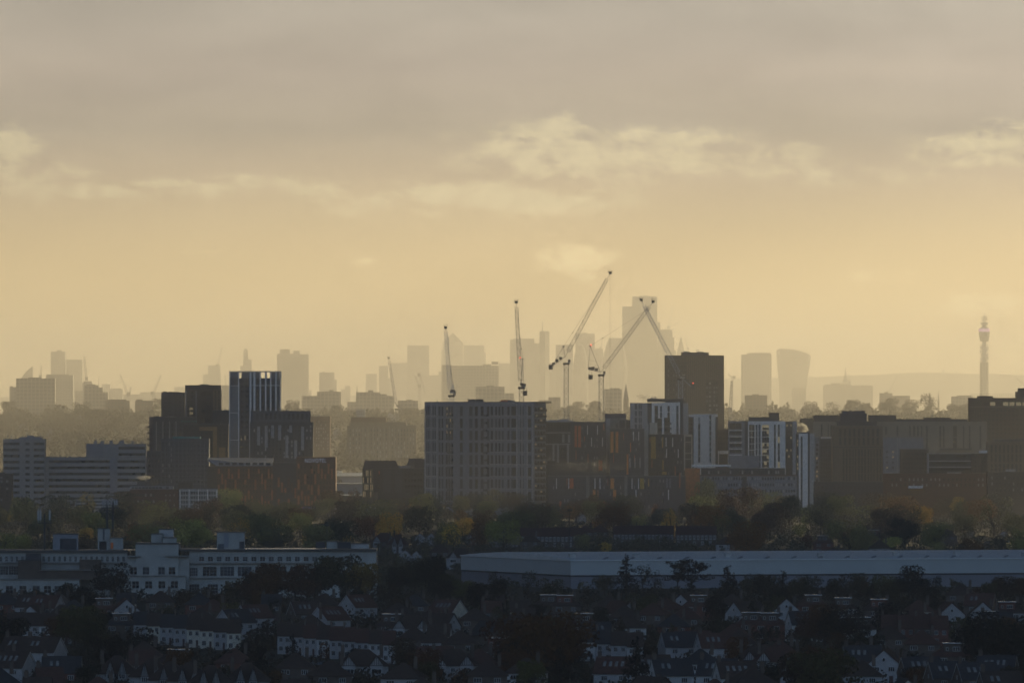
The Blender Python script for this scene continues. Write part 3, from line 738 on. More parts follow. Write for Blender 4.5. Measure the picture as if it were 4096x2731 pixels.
# --- dark twin blocks
b = Bld('apartment_tower', 'dark brick apartment tower, taller right one of the pair, its right end wall sunlit', 'building', 6080, 736, 883, ('R', 851), 50)
b.wall(M['dark'], 1541); b.windows(742, 790, 1560, 1840, 3, 15, .4, .55, [GD, GD, GB]); b.windows(800, 846, 1556, 1840, 2, 8, .75, .4, [GD, GB], name='balcony_opening')
b.fins(741, 783, 1562, 1840, 1, 1.2, M['grey'], .3)
b.windows(752, 772, 1625, 1680, 1, 3, .7, .55, [LT], name='sun_glow_window')  # glowing panes stand in for sunlight on the glass
b.windows(853, 881, 1560, 1640, 2, 5, .5, .6, [GN, GD], face='S'); b.fins(854, 881, 1560, 1640, 2, .9, M['tanbrick'], .35, face='S')
b.plant(M['steel'], 790, 806, 1536, 1542); b.done()
b = Bld('apartment_tower', 'dark brick apartment tower, lower left one of the pair, with small roof units', 'building', 6060, 645, 736, depth=18)
b.wall(M['dark'], 1570); b.windows(650, 690, 1585, 1700, 2, 7, .6, .4, [GD, GB]); b.windows(694, 730, 1580, 1700, 2, 7, .4, .55, [GD])
b.plant(M['felt'], 650, 666, 1565, 1571); b.plant(M['felt'], 674, 690, 1566, 1571, 3, 6); b.plant(M['felt'], 690, 715, 1567, 1571); b.done()
b = Bld('apartment_block', 'low dark block between the dark pair of towers and the white framed tower', 'building', 6040, 852, 922, depth=20)
b.wall(M['dark'], 1641); b.windows(858, 920, 1650, 1830, 4, 9, .45, .5, [GD, GN, GB]); b.done()
b = Bld('apartment_block', 'grey block of flats with balconies stepping out on its left edge', 'building', 5980, 597, 780, ('L', 611), 50)
b.wall(M['slate'], 1668); b.windows(618, 770, 1690, 1800, 10, 6, .42, .62, [GB, GD, GT])
b.fins(624, 700, 1685, 1800, 3, .9, M['greypale'], .3); b.balconies(597, 611, 1690, 1812, 1, 5, 2.0, face='S', fw=.8)
b.plant(M['felt'], 625, 640, 1664, 1669); b.box('roof_edge', M['teal'], 720, 779, 1683, 1687, -.5, 1); b.done()
b = Bld('apartment_block', 'brown flats with a tan framed corner behind the teal topped scaffolded block', 'building', 5900, 735, 912, depth=20)
b.wall(M['brown'], 1697); b.boxes('frame', M['ochre'], [(797,868,1706,1722),(852,868,1722,1835)], -.8, 0, 0)
b.windows(800, 850, 1726, 1830, 3, 7, .5, .6, [GD, GN, GT]); b.windows(872, 908, 1710, 1830, 2, 7, .5, .6, [GD, GN])
b.box('bay', M['ochre'], 876, 902, 1788, 1835, -1.6, 0); b.plant(M['dark'], 800, 880, 1692, 1698); b.done()

# --- teal topped block under construction
b = Bld('scaffolded_block', 'dark blue grey scaffolded block topped with teal netting', 'building', 5850, 586, 838, depth=22)
b.box('wall', M['slate'], 645, 836, 1762, None, 0, 20); b.box('lower_wing', M['slate'], 586, 645, 1804, None, .5, 18)
b.box('netting', M['teal'], 690, 800, 1746, 1754, -.5, 19); b.box('netting', M['slate'], 640, 836, 1754, 1762, -1.2, 20.5)
b.windows(645, 672, 1765, 1935, 2, 8, .45, .6, [GN, GB, GD, BL], name='window'); b.windows(672, 690, 1765, 1935, 2, 8, .5, .6, [GD, GB, BL])
b.windows(700, 832, 1770, 1935, 9, 8, .45, .55, [GD, GB]); b.windows(592, 642, 1812, 1935, 4, 6, .5, .55, [GD, GB])
mb = MB()
for i in range(12):
    x = b.u(645+191*i/11); mb.bar((x, -1.5, 0), (x, -1.5, b.z(1758)), .12)
for j in range(12):
    z = b.z(1935) + (b.z(1762)-b.z(1935))*j/11; mb.bar((b.u(645), -1.5, z), (b.u(836), -1.5, z), .12)
obj('scaffold', mb, M['steel'], b.root); b.done()

# --- white framed tower
b = Bld('apartment_tower', 'tall apartment tower with a white grid frame and an open roof frame', 'building', 5950, 917, 1122, depth=24)
b.box('wall', M['plum'], 917, 1122, 1512, None)
fr = MB(); P = lambda x0, x1, yt, yb, v0=-.6, v1=-.003: fr.box(b.u(x0), b.u(x1), v0, v1, b.z(yb), b.z(yt))
obj_l = []
def fbar(name, x0, x1, yt, yb, m=M['whiteclad'], v0=-.6, v1=-.003):
    mb = MB(); mb.box(b.u(x0), b.u(x1), v0, v1, b.z(yb), b.z(yt)); return obj(name, mb, m, b.root)
for x0, x1 in ((917,921),(952,957),(998,1006),(1013,1022),(1038,1044),(1060,1066),(1080,1086),(1101,1107),(1119,1122)): fbar('pier', x0, x1, 1488, 1900 if x0 < 1000 else 1660)
mb = MB(); D_ = b.D
for y0, y1, x0, x1, v0, v1 in ((1484,1488,917,1122,-.6,.6),(1484,1488,917,1122,D_-1,D_),(1488,1512,917,921,D_-1,D_),(1488,1512,1118,1122,D_-1,D_),(1488,1512,1060,1064,D_-1,D_)):
    mb.box(b.u(x0), b.u(x1), v0, v1, b.z(y1), b.z(y0))
mb.box(b.u(917), b.u(921), .61, D_-1.01, b.z(1488), b.z(1484)); mb.box(b.u(1118), b.u(1122), .61, D_-1.01, b.z(1488), b.z(1484))
obj('roof_frame', mb, M['greypale'], b.root)
b.box('screen', M['bluegrey'], 1081, 1118, 1489, 1512, .7, 1.1); b.box('screen', M['bluegrey'], 966, 1041, 1489, 1512, .7, 1.1); b.box('screen', M['bluegrey'], 922, 952, 1489, 1512, -.3, 1.1)
for y in (1541, 1649, 1758): fbar('floor_band', 957.2 if 0 else 921.2, 951.8, y, y+3, v0=-.45)
fbar('floor_band', 1006.2, 1118.8, 1540, 1543, v0=-.4)
b.windows(922, 951, 1545, 1648, 1, 1, .97, 1, [M['bluegrey']], name='panel_bay'); b.windows(922, 951, 1653, 1757, 1, 1, .97, 1, [M['bluegrey']], name='panel_bay'); b.windows(922, 951, 1762, 1860, 1, 1, .97, 1, [M['bluegrey']], name='panel_bay')
b.windows(959, 997, 1515, 1860, 2, 17, .6, .6, [GN, GD, GB, GD]); b.windows(1023, 1118, 1515, 1660, 5, 7, .5, .62, [GD, GN, GB, GD])
b.windows(958, 988, 1738, 1765, 2, 1, .3, .6, [LT], name='sun_glow_window')
b.done()
# --- dark block with painted reflection strips in front of it
b = Bld('apartment_block', 'wide dark block with pale strips for glass reflections below the white framed tower', 'building', 5850, 1000, 1252, depth=24)
b.box('wall', M['dark'], 1000, 1252, 1687, None); b.box('upper_wall', M['slate'], 1002, 1240, 1643, 1686.8, 1.5, 22)
b.rail(1643, 1004, 1238, 1.3, 1.6, M['black']); b.windows(1020, 1236, 1650, 1680, 12, 1, .5, .8, [GD, GB], out=-1.46)
b.windows(1010, 1250, 1698, 1835, 16, 9, .38, .68, [GD, GB, GD, GN, BL])
for x, y0, y1 in ((1032,1705,1780),(1062,1702,1790),(1088,1700,1752),(1116,1700,1760),(1145,1740,1830),(1180,1760,1835),(1208,1705,1800),(1160,1700,1730)): b.fins(x, x+5, y0, y1, 1, .9, M['greypale'], .3)  # pale raised strips standing in for light reflected in the glass
b.mast(1121, 1628, 1643, .2); b.mast(1146, 1632, 1643, .2); b.done()

# --- hotel
b = Bld('hotel', 'rust and orange panelled hotel with white letters on its taller right end', 'hotel', 5700, 828, 1343, depth=26)
b.box('wall', M['rustdark'], 868, 1090, 1862, None, 0, 26); b.box('dark_link', M['dark'], 1090.1, 1184.9, 1850, None, .4, 26)
b.box('taller_end', M['rustdark'], 1185, 1343, 1827, None, -.6, 27); b.box('side_wall', M['brown'], 829, 867.9, 1865, None, 2.5, 25)
s = b
mb = MB(); x0, x1 = b.u(828), b.u(868); X1 = b.u(1090)
mb.add([(x1,-.8,b.z(1862)+.01),(X1,-.8,b.z(1862)+.01),(X1,25.5,b.z(1832)),(x0,25.5,b.z(1830)),(x0,6,b.z(1835)),
        (x1,-.8,b.z(1864)+.0),(X1,-.8,b.z(1864)),(X1,25.5,b.z(1840)),(x0,25.5,b.z(1840)),(x0,6,b.z(1843))],
       [(0,1,2,3,4),(9,8,7,6,5),(0,5,6,1),(1,6,7,2),(2,7,8,3),(3,8,9,4),(4,9,5,0)]); obj('sloping_roof', mb, M['grey'], b.root)
for i in range(8):
    mb = MB(); xx = b.u(884+i*27); mb.box(xx-1.2, xx+1.2, -.2, 2.6, b.z(1862)+.3, b.z(1862)+1.7); obj('roof_unit', mb, M['dark'], b.root)
hr = random.Random(21); k = 0
cells = []
for row in range(9):
    for c in range(32): cells.append((row, c))
def hotel_panel(x, yt, yb, m, out):
    mb = MB(); mb.box(b.u(x), b.u(x+8.6), -out, -out+.28, b.z(yb), b.z(yt)); return mb
stf = MB(); n_p = 0
for c in range(36):
    x = 871+c*13.3
    if x > 1335: break
    if 1086 < x < 1184: top = 1908
    elif x >= 1184: top = 1853
    else: top = 1874
    out = .9 if x >= 1184 else .3
    ph = (c*2) % 5 if c % 2 else (c*3) % 5
    row = 0; y = top + (0 if c % 3 == 0 else 21 if c % 3 == 1 else 43)
    while y < 2035:
        h = 43 if (row+c) % 4 else 21
        m = M['rust'] if hr.random() < .8 else M['brick']
        if n_p < 96: obj('facade_panel', hotel_panel(x, y, y+h*.93, m, out), m, b.root); n_p += 1
        else: stf.box(b.u(x), b.u(x+8.6), -out, -out+.28, b.z(y+h*.93), b.z(y))
        y += h + (21 if row % 2 else 43); row += 1
o = obj('facade_panel', stf, M['rust'], b.root); o['kind'] = 'stuff'
b.windows(873, 1088, 1868, 2040, 16, 8, .34, .55, [GD, GB], out=.02); b.windows(1188, 1340, 1858, 2040, 12, 9, .34, .55, [GD, GB], out=.63)
fc = bpy.data.curves.new('hotel_sign', 'FONT'); fc.body = 'NOVOTEL'; fc.extrude = .12; fc.size = 2.95; fc.space_character = 1.16; fc.offset = .03
to = bpy.data.objects.new('hotel_sign_source', fc); COL.objects.link(to); bpy.context.view_layer.update()
dg = bpy.context.evaluated_depsgraph_get(); me = bpy.data.meshes.new_from_object(to.evaluated_get(dg)); bpy.data.objects.remove(to)
me.name = 'hotel_sign'; me.materials.clear(); me.materials.append(M['sign'])
ws = max(v.co.x for v in me.vertices); tw = b.u(1306)-b.u(1219)
o = link('sign_letters', me, b.root, (b.u(1219), -.85, b.z(1849))); o.rotation_euler = (rad(90), 0, 0); o.scale = (tw/ws, 1, 1)
b.box('base_strip', M['purple'], 1210, 1340, 2028, 2035, -1.5, -.7)
b.done()

# --- low buildings front left
b = Bld('office_block', 'low white gridded office building left of the rust coloured hotel', 'building', 5450, 718, 868, depth=16)
b.wall(M['greypale'], 1956); b.windows(722, 864, 1962, 2070, 14, 6, .72, .62, [GT, GB, GD]); b.fins(720, 867, 1957, 2070, 4, .5, M['whiteclad'], .3); b.done()
b = Bld('shop_building', 'long low brick building with rows of white windows below the office slab', 'building', 5480, 457, 714, depth=18)
b.box('wall', M['brick'], 520, 714, 1956, None, 0, 16); b.box('wing', M['brown'], 457, 519.8, 1968, None, .5, 14); b.box('glazed_top', M['greypale'], 520, 692, 1944, 1955.9, 1, 14)
b.windows(462, 620, 1972, 1986, 15, 1, .7, .8, [BL, GB, GT]); b.windows(462, 620, 1998, 2012, 15, 1, .7, .8, [BL, GB, GT]); b.windows(525, 690, 1946, 1955, 12, 1, .8, .8, [GB, BL, GT], out=-.96)
b.windows(655, 705, 1970, 2030, 3, 3, .3, .4, [BL, GB]); b.box('plant_room', M['dark'], 548, 606, 1926, 1943.9, 4, 12); b.box('plant_room', M['brown'], 712, 770, 1928, 1956, 4, 12); b.done()
b = Bld('office_block', 'low white strip windowed building behind the trees below the office slab', 'building', 5400, 300, 470, depth=14)
b.wall(M['greypale'], 1996); b.bands(305, 465, 1999, 2040, 3, .45, GB); b.done()

# --- faint blocks behind, on the foot of the ridge
b = Bld('apartment_block', 'faint hazy reddish block right behind the dark reflection striped block', 'building', 7150, 1235, 1320, depth=20)
b.wall(M['brick'], 1665); b.windows(1262, 1316, 1680, 1800, 6, 9, .4, .55, [GD, BL]); b.plant(M['grey'], 1270, 1282, 1660, 1666); b.done()
b = Bld('apartment_block', 'broad faint hazy block with stepped roof and vertical piers behind the low warehouses', 'building', 7300, 1388, 1666, depth=24)
b.boxes('wall', M['tanbrick'], [(1388,1666,1701,None)], 0, 24); b.box('upper_wall', M['tanbrick'], 1402, 1624, 1688, 1700.8, .6, 22)
b.box('top_storey', M['brick'], 1403, 1545, 1668, 1687.8, 1.2, 20); b.windows(1395, 1660, 1712, 1850, 22, 8, .4, .6, [GD, GD, BL]); b.fins(1430, 1600, 1705, 1850, 8, .9, M['beige'], .4)
b.plant(M['steel'], 1505, 1540, 1682, 1689, 2, 6); b.done()
b = Bld('plant_building', 'small dim rectangular building with overhanging roof on the wooded ridge', 'building', 7900, 1425, 1461, depth=14)
b.wall(M['grey'], 1637); b.windows(1428, 1458, 1641, 1660, 4, 2, .5, .5, [GD]); b.done()
# --- warehouses between hotel and dark trapezoid roofed block
def shed(name, label, d, xl, xr, ye, yr, m, depth=40, roof=None):
    s = d/F; g = ground(d); r = thing(name, label, 'warehouse', (PX(xl, d), d, g)); W = (xr-xl)*s
    mb = MB(); mb.box(0, W, 0, depth, -1, PZ(ye, d)-g); obj('wall', mb, m, r)
    he, hr_ = PZ(ye, d)-g+.004, PZ(yr, d)-g; mb = MB()
    mb.extx([(-.4, he), (depth+.4, he), (depth*.5, hr_)], -.3, W+.3); obj('roof', mb, roof or M['metalroof'], r)
    mb = MB(); mb.box(-.35, W+.35, -.5, -.42, he-.5, he+.25); obj('gutter', mb, M['conc'], r)
    return r
shed('warehouse', 'low grey shed with a shallow pale roof seen right of the hotel', 6600, 1330, 1560, 1905, 1891, M['grey'])
shed('warehouse', 'grey shed with a bright roof edge, nearest shed right of the hotel', 6150, 1330, 1560, 1935, 1932, M['grey'])
shed('warehouse', 'low shed with a shiny white canopy just right of the hotel', 6900, 1340, 1366, 1890, 1884, M['greypale'])
shed('warehouse', 'long pale shed on the ridge foot left of centre behind the warehouses', 7400, 1340, 1440, 1850, 1846, M['greypale'])
shed('warehouse', 'low red brown shed among bushes between hotel and golden windowed block', 5900, 1352, 1450, 1982, 1977, M['brown'])
o = shed('banner_pillar', 'slim blue sign pillar just right of the hotel base', 5680, 1347, 1356, 1963, 1961.5, M['g_blue'], 1.2, M['slate']); o['category'] = 'sign'

# --- dark block with trapezoid roofs and a golden left face
b = Bld('arts_building', 'dark block with trapezoid roof boxes and golden sunlit windows on its left face', 'building', 5760, 1449, 1697, ('L', 1494), 42)
b.wall(M['dark'], 1874); b.windows(1451, 1492, 1878, 1990, 7, 4, .55, .8, [LT, LT, GN, GD], face='S', name='sun_glow_window')  # golden sun gleam painted with glowing panes
b.bands(1449.5, 1493, 1903, 1908, 1, 1, M['black'], face='S', name='floor_edge', out=.4)
b.boxes('recessed_panel', M['slate'], [(1533,1563,1880,1990),(1580,1605,1880,1990)], -.12, 0)
b.windows(1500, 1528, 1885, 1985, 1, 4, .3, .5, [GD, GN]); b.windows(1615, 1690, 1885, 1985, 6, 4, .35, .5, [GD]); b.box('lower_block', M['dark'], 1497, 1640, 1968, None, -3, -.01)
def trap(x0, x1, x2, x3, yt, yb):
    mb = MB(); mb.ext([(b.u(x0), b.z(yb)), (b.u(x3), b.z(yb)), (b.u(x2), b.z(yt)), (b.u(x1), b.z(yt))], 1.0, b.D-2); obj('roof_box', mb, M['plum'], b.root)
trap(1486, 1494, 1588, 1598, 1842, 1873.9); trap(1660, 1668, 1720, 1728, 1834, 1873.9)
for x in (1607, 1616, 1625, 1636, 1644):
    mb = MB(); mb.box(b.u(x), b.u(x+6), 2, 4, b.z(1874), b.z(1863)); obj('roof_unit', mb, M['greypale'], b.root)
mb = MB(); mb.box(b.u(1514), b.u(1518), -.12, -.02, b.z(1896), b.z(1883)); obj('red_sign', mb, M['redp'], b.root); b.done()

# --- hoarding with painted curves
def hoarding(label, d, xl, xr, yt, yb, n):
    s = d/F; r = thing('painted_hoarding', label, 'hoarding', (PX(xl, d), d, 0)); W = (xr-xl)*s; z0, z1 = PZ(yb, d), PZ(yt, d)
    mb = MB(); mb.box(0, W, 0, .3, z0, z1); obj('board', mb, M['black'], r)
    mb = MB()
    for i in range(6): mb.box(W*(i+.5)/6-.15, W*(i+.5)/6+.15, .3, .6, -.5, z1-.2)
    obj('post_frame', mb, M['steel'], r)
    h = z1-z0; w = W/n
    for i in range(n):
        c = (i+.5)*w
        for k, (mm, nm) in enumerate(((M['yellow'], 'painted_curve'), (M['paintwhite'], 'painted_shape'))):
            mb = MB(); ro = .3*h if k == 0 else .2*h; cx_ = c-.2*w if k == 0 else c+.25*w; cz = z0+h*(.58 if k == 0 else .5); a0 = rad(20+40*(i % 2)); a1 = a0+rad(230)
            m_ = 10
            for q in range(m_):
                t0, t1 = a0+(a1-a0)*q/m_, a0+(a1-a0)*(q+1)/m_
                ri = ro*.45
                vs = [(cx_+r_*math.cos(t), y_, cz+r_*1.5*math.sin(t)) for y_ in (-.05-.02*k, -.005) for r_, t in ((ri, t0), (ro, t0), (ro, t1), (ri, t1))]
                mb.add(vs, [(0,1,2,3),(7,6,5,4),(0,4,5,1),(1,5,6,2),(2,6,7,3),(3,7,4,0)])
            obj(nm, mb, mm, r)
    return r
GREEN = mat('lime_paint', (.3,.4,.06), .6, .1, 1); M['yellow2'] = GREEN
hoarding('long dark hoarding painted with yellow and white curves below the dark block', 5560, 1394, 1666, 2013, 2056, 9)
hoarding('short dark hoarding painted with yellow curves at the foot of the big slab', 5560, 1742, 1794, 2019, 2056, 3)
s_ = 5600/F
r_ = thing('lit_canopy', 'low canopy with a purple glow stretching right from the hotel foot', 'canopy', (PX(1240, 5600), 5600, 0))
mb = MB(); mb.box(0, 225*s_, -2, 1.5, PZ(2031,5600), PZ(2026,5600)); obj('roof', mb, M['slate'], r_)
mb = MB(); mb.box(.1, 225*s_-.1, -2.2, -2.02, PZ(2034,5600), PZ(2028,5600)); obj('light_strip', mb, M['purple'], r_)
mb = MB()
for i in range(10): mb.box(i*24*s_+.2, i*24*s_+.45, -1.8, -1.5, -.5, PZ(2031,5600)-.01)
obj('post', mb, M['steel'], r_)['kind'] = 'stuff'

# --- big slab
b = Bld('apartment_slab', 'huge grey apartment slab with a full grid of tall windows, centre of the photo', 'building', 5600, 1697, 2184, ('R', 2135), 48)
b.wall(M['grey'], 1608)
for (x0, x1, n, fw) in ((1700,1742,6,.45),(1750,1773,2,.55),(1779,1812,3,.62),(1838,1850,1,.9),(1875,1890,1,.8),(1899,1911,1,.9),(1922,1934,1,.9),(1945,1975,2,.55),(1978,2018,3,.5),(2026,2058,2,.5)):
    b.windows(x0, x1, 1620, 2010, n, 8, fw, .78, [GD, GB, GD, GN] if x0 > 1745 else [GD, GB])
b.windows(2050, 2066, 1620, 2010, 1, 8, .9, .78, [GD]); b.windows(2080, 2095, 1620, 2010, 1, 8, .9, .78, [GD, GB]); b.windows(2109, 2125, 1620, 2010, 1, 8, .9, .78, [GD, GB])
b.windows(1780, 1806, 1622, 1740, 2, 5, .35, .5, [LT], name='glow_window', miss=.45, out=.12)
b.fins(1698, 1746, 1608, 2010, 2, .9, M['greypale'], .35); b.fins(2068, 2132, 1612, 2010, 3, .8, M['greypale'], .35)
for j in range(9): b.bands(1699, 1745, 1612+48.7*j, 1617+48.7*j, 1, 1, M['greypale'], name='floor_band', out=.3)
for j in range(9): b.bands(1960, 2133, 1612+48.7*j, 1615+48.7*j, 1, 1, M['greypale'], name='floor_band', out=.2)
b.balconies(1792, 1812, 1640, 2000, 1, 12, 1.3, M['dark'], fw=.9)
b.balconies(1936, 1950, 1640, 2000, 1, 12, 1.2, M['dark'], fw=.9)
b.windows(2137, 2182, 1625, 2005, 4, 16, .6, .6, [GN, LT, GD, GN], face='S'); b.balconies(2137, 2182, 1625, 2005, 2, 16, 1.6, M['brown'], face='S', fw=.8)
b.plant(M['teal'] if 0 else M['slate'], 1838, 1866, 1596, 1608.5, 6, 12); b.plant(M['redp'], 1980, 2000, 1599, 1608.5, 4, 8, 'red_cabin'); b.plant(M['grey'], 2008, 2016, 1601, 1608.5, 4, 8, 'cabin')
b.plant(M['tanbrick'], 2137, 2172, 1607, 1612, 1, 6); b.mast(1722, 1596, 1608, .15); b.mast(1846, 1588, 1597, .15); b.done()
b = Bld('apartment_slab', 'dark lower block behind the big slab with balconies facing right', 'building', 5720, 2135, 2180, depth=20)
b.wall(M['brown'], 1700); b.windows(2150, 2178, 1710, 1960, 2, 10, .5, .5, [GN, GD]); b.done()

# --- student blocks in dark cladding with bright strips
SC = [M['g_teal'], BL, GB, GD, GD]
def panels(b, lst):
    for x0, x1, yt, yb, m in lst:
        mb = MB(); mb.box(b.u(x0), b.u(x1), -.22, -.005, b.z(yb), b.z(yt)); obj('coloured_panel', mb, m, b.root)
b = Bld('academy_building', 'beige framed building with tall openings between the big slab and the orange striped blocks', 'building', 5780, 2184, 2290, depth=26)
b.box('wall', M['brown'], 2184, 2290, 1688, None); b.box('roof_slab', M['greypale'], 2180, 2292, 1680, 1687.8, -2, 26)
b.box('ledge', M['greypale'], 2180, 2284, 1728, 1732, -1.5, -.01); b.box('ledge', M['greypale'], 2176, 2284, 1774, 1778, -1.8, -.01)
for x0, x1 in ((2210,2218),(2228,2236),(2268,2276)): b.box('column', M['greypale'], x0, x1, 1778.2, 1850, -1.5, -.3)
b.windows(2190, 2282, 1692, 1726, 8, 1, .7, .8, [GD, GN]); b.windows(2190, 2282, 1734, 1772, 8, 1, .8, .85, [GN, BL, GN]); b.windows(2236, 2266, 1788, 1836, 2, 2, .8, .9, [GD])
b.plant(M['greypale'], 2244, 2276, 1676, 1681, 8, 12); b.done()
b = Bld('student_block', 'dark block with two tall red orange strips, left one of the stepped trio', 'building', 5700, 2283, 2424, depth=20)
b.wall(M['plum'], 1688); b.windows(2322, 2420, 1700, 1890, 8, 8, .26, .5, SC, jit=.12); panels(b, [(2298,2308,1702,1788,M['redp']),(2312,2324,1702,1788,M['redp']),(2394,2410,1840,1882,M['redp']),(2302,2306,1800,1838,M['rust']),(2336,2340,1745,1765,M['rust']),(2350,2354,1815,1850,M['rust']),(2412,2418,1694,1720,M['rust'])])
b.fins(2350, 2390, 1702, 1738, 1, .5, M['whiteclad'], .3); b.fins(2366, 2410, 1750, 1785, 1, .5, M['whiteclad'], .3)
b.plant(M['conc'], 2296, 2300, 1684, 1688.5); b.rail(1688, 2290, 2420, 1.1, 2.5); b.done()
b = Bld('stair_tower', 'pale grey stair tower standing between the red striped and orange striped blocks', 'building', 5730, 2420, 2505, depth=14)
b.box('wall', M['conc'], 2420, 2505, 1672, None); b.box('cap', M['slate'], 2419, 2504, 1654, 1671.8, -.3, 13.8); b.box('strip', M['greypale'], 2423, 2440, 1673, 1890, -6.3, -.01)
b.box('louvre', M['dark'], 2478, 2500, 1680, 1712, -.2, -.01); b.windows(2462, 2474, 1690, 1712, 2, 1, .6, .9, [GD]); b.done()
b = Bld('plant_enclosure', 'open rooftop plant enclosure between the stair tower and white tower', 'building', 5735, 2505, 2521, depth=12)
b.wall(M['dark'], 1680); b.windows(2506, 2520, 1684, 1710, 2, 2, .5, .6, [GD]); b.done()
b = Bld('student_block', 'dark block with bright orange strips, middle one of the stepped trio', 'building', 5690, 2440, 2577, depth=20)
b.wall(M['plum'], 1715); b.windows(2475, 2575, 1722, 1895, 8, 8, .26, .5, SC, jit=.12); panels(b, [(2442,2454,1726,1810,M['orange']),(2462,2473,1726,1810,M['orange']),(2506,2514,1816,1897,M['orange']),(2493,2496,1730,1760,M['rust']),(2520,2524,1770,1808,M['orange']),(2452,2456,1815,1850,M['rust']),(2536,2540,1820,1850,M['rust'])])
b.windows(2455, 2461, 1770, 1790, 1, 1, 1, 1, SC); b.fins(2534, 2555, 1726, 1762, 1, .5, M['whiteclad'], .3); b.fins(2520, 2560, 1830, 1870, 2, .4, M['whiteclad'], .3); b.done()
b = Bld('stair_tower', 'pale stair tower with a sunlit cream upper block between orange and yellow striped blocks', 'building', 5700, 2568, 2630, depth=14)
b.box('wall', M['greypale'], 2576, 2594, 1692, None, -1, 12); b.box('upper_block', M['cream'], 2598, 2630, 1690, 1740, 0, 12); b.rail(1690, 2576, 2630, 1.2, 1.8); b.done()
b = Bld('student_block', 'dark block with broad mustard strip and sunlit glazed right end, last of stepped trio', 'building', 5680, 2594, 2767, ('R', 2735), 45)
b.wall(M['plum'], 1738); b.windows(2630, 2732, 1746, 1950, 8, 9, .26, .5, SC, jit=.12); panels(b, [(2606,2625,1746,1835,M['yellow']),(2600,2604,1750,1770,M['rust']),(2650,2654,1748,1790,M['yellow']),(2651,2656,1840,1880,M['yellow']),(2650,2668,1886,1897,M['yellow']),(2700,2704,1865,1905,M['rust']),(2720,2724,1900,1945,M['yellow']),(2608,2612,1840,1870,M['rust'])])
b.fins(2666, 2692, 1750, 1786, 1, .5, M['whiteclad'], .3); b.fins(2668, 2714, 1795, 1830, 1, .5, M['whiteclad'], .3)
b.windows(2737, 2766, 1744, 1870, 4, 4, .5, .75, [GB, GD, GN], face='S'); b.fins(2737, 2766, 1738, 1880, 1, .7, M['cream'], .5, face='S')
for y in (1738, 1766, 1811, 1834): b.bands(2736, 2766, y, y+(8 if y == 1738 else 3), 1, 1, M['cream'], face='S', name='floor_band', out=.45)
b.rail(1738, 2600, 2730, 1.1, 2.5); b.done()
b = Bld('student_block', 'long low dark block in front with pale and coloured strips and two pale columns', 'building', 5560, 2195, 2742, depth=18)
b.wall(M['plum'], 1904)
for x0, x1, n in ((2206,2340,9),(2368,2490,9),(2514,2660,10)): b.windows(x0, x1, 1910, 2040, n, 5, .26, .5, SC, jit=.15)
b.boxes('column', M['conc'], [(2345,2358,1902,2035)], -1.2, -.01); b.boxes('column', M['conc'], [(2498,2510,1902,2035)], -1.2, -.01)
panels(b, [(2278,2294,1912,1953,M['redp']),(2442,2456,1912,1955,M['orange']),(2560,2576,1912,1955,M['yellow']),(2371,2382,1958,2000,M['orange']),(2452,2465,1958,2000,M['orange']),(2237,2246,2004,2030,M['redp']),(2404,2422,2004,2030,M['redp']),(2266,2270,1912,1940,M['rust']),(2390,2394,1960,1990,M['rust']),(2430,2433,1912,1940,M['rust']),(2592,2597,1915,1945,M['yellow']),(2716,2722,1890,1950,M['rust'])])
b.fins(2226, 2275, 1912, 1955, 1, .5, M['whiteclad'], .3); b.fins(2380, 2400, 1912, 1955, 1, .5, M['whiteclad'], .3); b.fins(2528, 2554, 1912, 1955, 1, .5, M['whiteclad'], .3); b.fins(2544, 2674, 1958, 1998, 1, .6, M['whiteclad'], .3)
b.fins(2668, 2680, 1912, 1950, 1, .9, M['grey'], .3); b.done()
b = Bld('boiler_house', 'dark low roof with vents in front of the stepped trio, steam drifting over it', 'building', 5620, 2184, 2340, depth=16)
b.wall(M['dark'], 1858); b.box('vent_box', M['black'], 2190, 2222, 1843, 1857.8, 2, 8); b.box('vent_box', M['dark'], 2240, 2290, 1850, 1857.8, 3, 9); b.done()

# --- white towers
b = Bld('apartment_tower', 'white clad tower with a dark roof storey and narrow dark window slots, right of centre', 'building', 5900, 2522, 2753, depth=24)
b.box('wall', M['whiteclad'], 2607, 2720, 1610, None, -.4, 22); b.box('side_wing', M['greypale'], 2522, 2590, 1611, None, 0, 22); b.box('recess', M['dark'], 2590.1, 2606.9, 1611, None, .5, 20); b.box('recess', M['dark'], 2720.1, 2732.9, 1608, None, .5, 20); b.box('right_wing', M['greypale'], 2733, 2753, 1612, None, 1, 21)
b.box('roof_storey', M['dark'], 2590, 2734, 1594, 1607.8, 3, 20); b.windows(2604, 2612, 1588, 1594, 1, 1, 1, 1, [M['steel']], out=-4, name='flue'); b.windows(2618, 2626, 1586, 1594, 1, 1, 1, 1, [M['steel']], out=-4, name='flue')
b.windows(2539, 2548, 1613, 1720, 1, 4, .95, .78, [GD, GB]); b.windows(2554, 2568, 1613, 1720, 2, 4, .7, .78, [GD, GB])
b.windows(2618, 2632, 1622, 1740, 1, 3, .95, .97, [GD], out=.44); b.windows(2640, 2648, 1622, 1672, 1, 2, .95, .9, [GB], out=.44); b.windows(2670, 2679, 1622, 1672, 1, 2, .95, .9, [GD], out=.44); b.windows(2705, 2714, 1622, 1740, 1, 4, .95, .95, [GB, GD], out=.44)
b.windows(2620, 2648, 1672, 1740, 1, 2, .98, .97, [GD], out=.44); b.windows(2656, 2680, 1670, 1740, 1, 2, .98, .97, [GD], out=.44); b.balconies(2674, 2686, 1680, 1740, 1, 3, 1.2, M['dark'], fw=1)
b.done()
b = Bld('apartment_tower', 'dark glass fronted tower section joined to a plain white wall, right of the white tower', 'building', 5850, 2753, 2862, ('R', 2846), 50)
